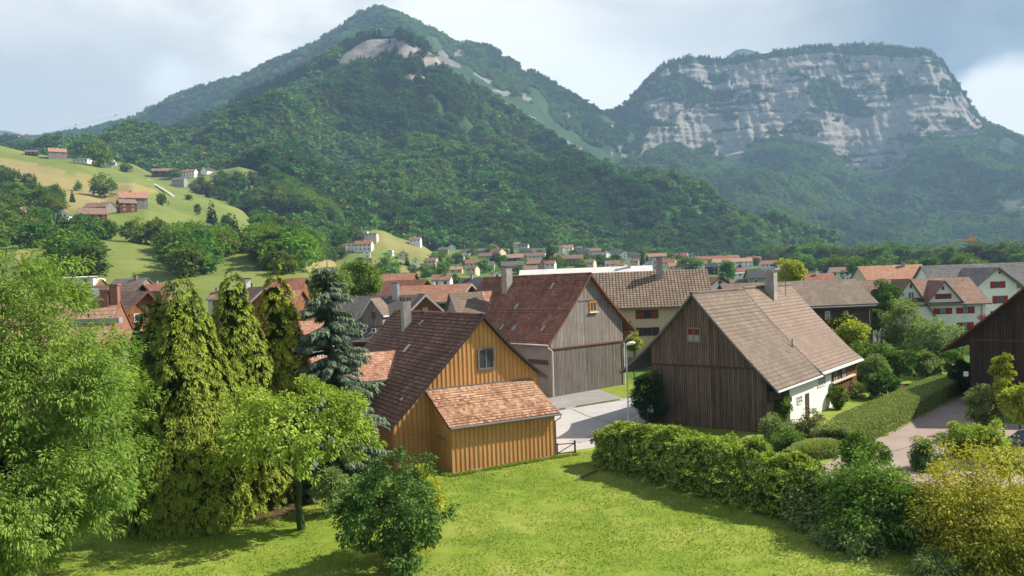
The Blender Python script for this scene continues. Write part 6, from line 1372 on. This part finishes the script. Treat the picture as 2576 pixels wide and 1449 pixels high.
def forest(name, label, pat, area_per, hr, kmin=0.0, kmax=99, spruce=lambda U, V, z: .3, clear_=None, seed=0, ulim=(-120, 2700), near=False):
    rng = np.random.default_rng(seed); X, Y, Z, R = pat.X, pat.Y, pat.Z, pat.rock; KK = pat.KK
    c = np.stack([X, Y, Z], -1); e1 = c[:-1, 1:]-c[:-1, :-1]; e2 = c[1:, :-1]-c[:-1, :-1]; nn = np.cross(e1, e2); ar = np.linalg.norm(nn[..., :2], axis=-1)*.35+np.abs(nn[..., 2])*.8
    U, V = proj_np(X[:-1, :-1], Y[:-1, :-1], Z[:-1, :-1]); k2 = KK[:-1, None]+0*U
    ok = (k2 >= kmin) & (k2 < kmax) & (U > ulim[0]) & (U < ulim[1]); ar = np.where(ok, ar, 0); n = int(ar.sum()/area_per)
    cell = rng.choice(ar.size, n, p=(ar/ar.sum()).ravel()); i, j = np.unravel_index(cell, ar.shape); a, b_ = rng.random(n), rng.random(n)
    bl = lambda Q: (Q[i, j]*(1-a)*(1-b_)+Q[i, j+1]*a*(1-b_)+Q[i+1, j]*(1-a)*b_+Q[i+1, j+1]*a*b_)
    x, y, z, rk = bl(X), bl(Y), bl(Z), bl(R); uu, vv = proj_np(x, y, z)
    keep = (rk < .2) | (rng.random(n) < .025)
    keep &= fbm(x/70, y/70, 3) > .30
    if clear_ is not None: keep &= ~clear_(uu, vv, x, y)
    x, y, z, uu, vv = x[keep], y[keep], z[keep], uu[keep], vv[keep]; n = len(x)
    m = bpy.data.meshes.new(name); m.vertices.add(n); m.vertices.foreach_set('co', np.stack([x, y, z-.6], 1).astype(np.float32).ravel())
    sp_ = spruce(uu, vv, z)+(fbm(x/120+3, y/120, 3)-.5)*1.6; isS = rng.random(n) < sp_
    li = (fbm(x/150+40, y/150, 3)+rng.normal(size=n)*.07) > .50
    idx = np.where(isS, 3, np.where(li, 2, rng.integers(0, 2, n)))
    h = (hr[0]+(hr[1]-hr[0])*rng.random(n))/10*np.where(isS, 1.15, 1)
    at1 = m.attributes.new('idx', 'INT', 'POINT'); at1.data.foreach_set('value', idx.astype(np.int32))
    at2 = m.attributes.new('rot', 'FLOAT_VECTOR', 'POINT'); at2.data.foreach_set('vector', np.stack([rng.normal(size=n)*.04, rng.normal(size=n)*.04, rng.random(n)*6.28], 1).astype(np.float32).ravel())
    ws = np.where(isS, .85, 1.1)*(.85+.35*rng.random(n)); at3 = m.attributes.new('scl', 'FLOAT_VECTOR', 'POINT'); at3.data.foreach_set('vector', np.stack([h*ws, h*ws, h], 1).astype(np.float32).ravel())
    o = link(name, m, label=label, cat='forest', kind='stuff'); md = o.modifiers.new('forest', 'NODES'); md.node_group = ng2 if near else ng; print(name, n); return o
def clear_front(U, V, x, y):
    return inpoly(U, V, [(330, 408), (640, 412), (780, 500), (700, 500), (500, 470), (330, 470)]) & (y < 930)
forest('forest', 'dense mixed wood covering the front mountain', P_front, 38, (8, 24), 0, 4.05, lambda U, V, z: np.where(U < 760, .5, .28)+np.clip((z-330)/400, 0, .5), clear_front, 1)
forest('forest', 'wood covering the slope right of the sunny hill meadow', P_hill, 24, (7, 12), 0.6, 5.2, lambda U, V, z: .1, lambda U, V, x, y: ~(inpoly(U, V, [(640, 540), (700, 560), (900, 590), (930, 640), (900, 665), (850, 660), (765, 655), (740, 690), (690, 690), (640, 640), (660, 600)]) | inpoly(U, V, [(430, 622), (600, 630), (550, 655), (520, 690), (475, 692), (420, 640)])), 4, near=True)
forest('forest', 'wood on the back of the sunny knoll', P_knoll, 26, (11, 18), 0, 2, lambda U, V, z: .35, lambda U, V, x, y: ~(inpoly(U, V, [(640, 415), (780, 460), (860, 560), (700, 560), (690, 470)])), 5, near=True)
forest('forest', 'dark conifer wood on the peak behind', P_peak, 85, (11, 19), 0.9, 2.05, lambda U, V, z: np.where(U < 1000, .55, .1), lambda U, V, x, y: (U > 1000) & (fbm(x/110, y/110, 3) > .60), 2)
forest('forest', 'bluish mixed wood on the cliff mountain', P_cliff, 85, (12, 20), 0, 3.05, lambda U, V, z: .25+np.clip((z-500)/500, 0, .6), None, 3)
# ---------------------------------------------------------------- small things
lp = gp(1582, 1090); tp = at(1573, 870, lp[1]); hl = tp[2]
r = empty('street_lamp', (lp[0], lp[1], 0), R_(20), 'tall grey street lamp with white head beside the road', 'street lamp')
m = MB(); m.tube([(0, 0, 0), (0, 0, 1.3), (0, 0, 1.32), (0, 0, hl)], [.085, .085, .06, .045], 10); m.build('pole', M['steel'], r, smooth=True)
m = MB(); m.tube([(-.02, 0, hl-.02), (.18, -.05, hl+.1), (.3, -.06, hl+.12)], [.05, .045, .04], 8); m.build('arm', M['steel'], r)
m = MB(); m.tube([(-.02, 0, hl+.08), (.06, -.02, hl+.11), (.25, -.06, hl+.16), (.5, -.12, hl+.19), (.64, -.15, hl+.18), (.68, -.16, hl+.17)], [.03, .08, .125, .125, .08, .02], 12); m.build('lamp_head', M['lamp_white'], r, smooth=True)
# gate
g0, g1 = gp(1402, 1146), gp(1447, 1143); r = empty('gate', g0, math.atan2(g1[1]-g0[1], g1[0]-g0[0]), 'low brown gate with diagonal brace at the corner of the lean-to shed', 'gate'); L = float(np.linalg.norm(g1-g0))
for x in (0, L): m = MB(); m.box(x-.05, x+.05, -.05, .05, 0, .92 if x else .8); m.build('post', M['trimdark'], r)
m = MB(); m.bar((0, 0, .72), (L, 0, .74), .06); m.bar((0, 0, .14), (L, 0, .16), .06); m.bar((.05, 0, .16), (L-.05, 0, .72), .05); m.build('gate_frame', M['trimdark'], r)
# small white wooden frame by the hedge
p = gp(1590, 1088); r = empty('trestle', (p[0]+.3, p[1]+.3, 0), .5, 'small white wooden frame behind the hedge next to the street lamp', 'trestle')
m = MB(); m.box(-.3, -.24, -.03, .03, 0, 1.0); m.box(.24, .3, -.03, .03, 0, 1.15); m.bar((-.27, 0, .98), (.27, 0, 1.13), .06); m.build('frame', M['beige'], r)
# poles leaning at hedge end
p = gp(1455, 1200); m = MB(); m.tube([(p[0]-.3, p[1]-.9, .05), (p[0]+1.2, p[1]+1.1, .12)], [.035, .03], 6); m.tube([(p[0]-.15, p[1]-.95, .05), (p[0]+1.3, p[1]+.9, .14)], [.03, .025], 6); m.build('garden_stakes', M['bark'], label='two thin bare stakes lying at the near end of the shaggy hedge', cat='stakes')
# parked car at the right edge
p = gp(2600, 1150); r = empty('parked_car', (p[0]+.4, p[1]+.2, .02), R_(8), 'dark blue parked car cut by the right edge behind the shrubs', 'car')
prof = [(-2.1, .35), (-2.15, .75), (-1.9, .95), (-1.2, 1.0), (-.65, 1.38), (.5, 1.45), (1.3, 1.2), (1.6, .98), (2.1, .92), (2.2, .6), (2.15, .35)]
carm = plain('dark car paint', (.012, .016, .03), .25, .1, 2, .3, .6)
m = MB(); n = len(prof)
def cy(i, z): return .86-(max(0, z-.95)*.28)
for i in range(n-1):
    (x0, z0), (x1, z1) = prof[i], prof[i+1]; y0, y1 = cy(i, z0), cy(i, z1)
    m.face([(x0, -y0, z0), (x1, -y1, z1), (x1, y1, z1), (x0, y0, z0)])
for sg in (-1, 1):
    low = [(x, sg*.86, .95 if z > .95 else z) for x, z in prof]; m.face([(-2.1, sg*.86, .35), (2.15, sg*.86, .35), (2.2, sg*.86, .6), (2.1, sg*.86, .92), (-1.9, sg*.86, .92), (-2.15, sg*.86, .75)])
    m.face([(-1.9, sg*.86, .92), (2.1, sg*.86, .92), (1.6, sg*.85, .98), (1.3, sg*.79, 1.2), (.5, sg*.72, 1.45), (-.65, sg*.74, 1.38), (-1.2, sg*.85, 1.0)])
m.build('body', carm, r)
for sg in (-1, 1):
    m = MB(); y = sg*.845; m.face([(-1.0, sg*.862, 1.02), (1.2, sg*.842, 1.04), (1.0, sg*.80, 1.24), (.45, sg*.745, 1.38), (-.55, sg*.765, 1.32)]); m.build('side_window', M['glass'], r)
    m = MB(); m.tube([(-.8, sg*.745, 1.4), (.7, sg*.73, 1.45)], [.02, .02], 5); m.build('roof_rail', M['metal'], r)
    for x in (-1.35, 1.35):
        m = MB(); m.tube([(x, sg*.7, .32), (x, sg*.9, .32)], [.32, .32], 18); wl_ = m.build('wheel', plain('tyre rubber', (.02, .02, .02), .8), r)
        m = MB(); m.tube([(x, sg*.89, .32), (x, sg*.91, .32)], [.19, .19], 12); m.build('rim', M['metal'], wl_)
m = MB(); m.box(-2.2, -2.12, -.8, -.5, .7, .85); m.build('tail_lamp', M['shutred'], r)
m = MB(); m.face([(-1.83, -.7, .97), (-1.83, .7, .97), (-1.23, .72, 1.04), (-1.23, -.72, 1.04)]); m.build('rear_window', M['glass'], r)
# garden bench and lamp
p = gp(2287, 1000); r = empty('garden_bench', (p[0], p[1]+1, 0), .6, 'small dark wooden bench on the lawn behind the clipped hedge', 'bench')
m = MB(); m.box(-.7, .7, -.2, .2, .42, .47); m.build('seat', M['shutbrown'], r)
m = MB(); m.box(-.7, .7, .2, .24, .5, .85); m.build('backrest', M['shutbrown'], r)
for x in (-.6, .6):
    for y in (-.15, .18): m = MB(); m.box(x-.03, x+.03, y-.03, y+.03, 0, .42); m.build('leg', M['trimdark'], r)
p = at(2396, 966, 70); r = empty('garden_lamp', (p[0], p[1], 0), 0, 'dark garden lamp post at the far end of the clipped hedge', 'lamp')
m = MB(); m.tube([(0, 0, 0), (0, 0, 1.9)], [.07, .06], 8); m.build('post', M['trimdark'], r); m = MB(); m.box(-.16, .16, -.16, .16, 1.9, 2.2); m.tube([(0, 0, 2.2), (0, 0, 2.35)], [.22, .03], 6); m.build('lantern', M['trimdark'], r)
# tower crane
def crane(u, vt, vb, Y, jib, tail, lab, mat='tile_orange', az=0.0):
    t = at(u, vt, Y); b_ = ztop(t[0], Y, []); r = empty('tower_crane', (t[0], Y, b_), az, lab, 'crane'); h = t[2]-b_
    cm = plain('crane paint', (.75, .36, .07) if mat == 'tile_orange' else (.3, .3, .28), .6); m = MB(); w_ = 1.0
    for i, j in ((-1, -1), (1, -1), (1, 1), (-1, 1)): m.tube([(i*w_, j*w_, 0), (i*w_, j*w_, h)], [.5, .5], 4)
    for k in range(int(h/3)):
        z = 3*k; m.bar((-w_, -w_, z), (w_, -w_, z+3), .34); m.bar((w_, w_, z), (-w_, w_, z+3), .34); m.bar((-w_, w_, z), (-w_, -w_, z+3), .34); m.bar((w_, -w_, z), (w_, w_, z+3), .34)
    m.build('mast', cm, r); m = MB()
    for y, z in ((-.8, 0), (.8, 0), (0, 1.8)): m.tube([(-jib, y, h+z*.6-1), (tail, y, h+z-1)], [.45, .45], 4)
    for k in range(int((jib+tail)/2.5)):
        x = -jib+2.5*k; m.bar((x, -.8, h-1), (x+1.25, 0, h+.6), .16); m.bar((x+1.25, 0, h+.6), (x+2.5, .8, h-1), .16)
    m.build('jib', cm, r); m = MB(); m.box(tail-2, tail, -1, 1, h-3, h-1); m.build('counterweight', M['concrete'], r); m = MB(); m.tube([(0, 0, h), (0, 0, h+5)], [.4, .2], 4); m.build('cat_head', cm, r)
    m = MB(); m.box(-1, 1, -1.2, 1.2, h-4, h-1.8); m.build('cab', M['trimgrey'], r)
crane(2443, 602, 640, 620, 13, 4.5, 'orange tower crane rising above the trees at the right')
crane(2620, 628, 640, 600, 24, 6, 'grey crane jib reaching in at the right edge', 'grey')
# mountain station, cable and marker balls
S0 = at(948, 81, 1742); r = empty('cable_car_station', S0+np.array([0, 0, -6]), 0, 'pale glass mountain station with concrete frame on top of the rocky outcrop', 'building')
m = MB(); m.box(-2, 0, 0, 6, -4, 14); m.box(8, 10.5, 0, 6, -4, 15.5); m.box(0, 8, 0, 6, 11.5, 14); m.box(0, 8, 2, 6, -4, 3); m.build('concrete_frame', plain('pale concrete', (.36, .36, .35), .8), r)
m = MB(); m.box(0, 8, 1, 5.5, 3, 11.5); m.build('dock', M['trimdark'], r)
m = MB(); m.box(10.5, 36, 1, 14, -3, 10); m.build('hall', plain('green glass wall', (.18, .26, .24), .3, .3, .2), r); m = MB(); m.box(10.5, 37, 0, 15, 10, 11.5); m.box(12, 34, -.5, 1, 3, 4); m.build('roof', plain('pale flat roof', (.28, .29, .28), .7), r)
pa, pb = at(-60, 376, 700), at(948, 76, 1740); rr_ = empty('cable_line', pa, 0, 'aerial cable climbing from the left to the mountain station', 'cable')
pts = [pa+(pb-pa)*t-np.array([0, 0, 60*4*t*(1-t)*.25]) for t in np.linspace(0, 1, 24)]
m = MB(); m.tube([p-pa for p in pts], [.12]*24, 5); m.build('cable', M['trimgrey'], rr_)
M['ball'] = plain('marker orange', (.75, .25, .08), .6, .1)
for (u, v) in ((48, 344), (75, 339), (191, 313), (291, 289), (380, 265), (458, 243), (530, 222), (595, 202), (654, 183), (707, 163), (757, 146), (802, 128)):
    t = (u+60)/1008.0; Y = 1/((1-t)/700+t/1740); c = at(u, v, Y); r = empty('marker_ball', c, 0, 'orange marker ball hanging on the cable up to the mountain station', 'marker ball', 'orange marker balls on the cable')
    m = MB(); m.tube([(0, 0, -.9), (0, 0, -.5), (0, 0, 0), (0, 0, .5), (0, 0, .9)], [.2, .8, 1.0, .8, .2], 10); m.build('ball', M['ball'], r)
# seams, patches and a drain in the road surface
def strip(name, px, wd, mat, z=.034):
    m = MB(); W_ = [gp(*p) for p in px]
    for a, b_ in zip(W_[:-1], W_[1:]):
        t = (b_-a)[:2]; t = t/np.linalg.norm(t); n_ = np.array([-t[1], t[0]])*wd/2
        m.face([(a[0]-n_[0], a[1]-n_[1], z), (b_[0]-n_[0], b_[1]-n_[1], z), (b_[0]+n_[0], b_[1]+n_[1], z), (a[0]+n_[0], a[1]+n_[1], z)])
    m.build(name, mat, kind='structure')
M['seam'] = plain('tar seam', (.12, .115, .11), .9); M['patch'] = paved('road patch', (.30, .29, .28), (.34, .33, .31), (.26, .25, .24))
strip('road_seam', [(1440, 1030), (1475, 1046), (1530, 1062), (1575, 1078)], .06, M['seam'])
strip('road_seam', [(1400, 1034), (1480, 1020), (1572, 1006)], .09, M['seam'])
strip('road_patch', [(1445, 1112), (1500, 1098)], 1.1, M['patch'], .032)
strip('driveway_seam', [(2235, 1140), (2330, 1112), (2400, 1100)], .07, M['seam'], .036)
# hill track and cattle dots
def ribbon(name, px, wd, mat, lift=.35, pats=None, y0=200):
    P = [];
    for i in range(len(px)-1):
        for k in range(8): P.append((px[i][0]+(px[i+1][0]-px[i][0])*k/8, px[i][1]+(px[i+1][1]-px[i][1])*k/8))
    W_ = [q for q in (hit(u, v, 0, y0, 1500, pats) for u, v in P) if q is not None]; m = MB()
    for a, b_ in zip(W_[:-1], W_[1:]):
        if abs(a[1]-b_[1]) > 90: continue
        t = (b_-a)[:2]; t = t/(np.linalg.norm(t)+1e-6); n_ = np.array([-t[1], t[0], 0])*wd/2; up = np.array([0, 0, lift]); m.face([a-n_+up, b_-n_+up, b_+n_+up, a+n_+up])
    m.build(name, mat, kind='structure')
ribbon('hill_path', [(345, 448), (372, 451), (385, 462), (405, 473), (425, 485), (440, 497)], 2.4, M['road'])
ribbon('hill_path', [(210, 506), (190, 515), (172, 528), (160, 535)], 4, M['gravel'], .5)
# ---------------------------------------------------------------- haze
hm = bpy.data.materials.new('haze'); hm.use_nodes = True; nt = hm.node_tree; nt.nodes.clear(); on = nt.nodes.new('ShaderNodeOutputMaterial'); pv = nt.nodes.new('ShaderNodeVolumePrincipled')
pv.inputs['Color'].default_value = (.44, .69, 1.0, 1); pv.inputs['Density'].default_value = HAZE; pv.inputs['Anisotropy'].default_value = 0.0
nt.links.new(pv.outputs[0], on.inputs['Volume'])
m = MB(); m.box(-4800, 4800, -250, 4900, -14, 1300); m.build('haze', hm, kind='stuff', label='thin blue haze over the whole valley', cat='haze')
scn.cycles.volume_bounces = 0; scn.cycles.max_bounces = 6; scn.cycles.transparent_max_bounces = 8
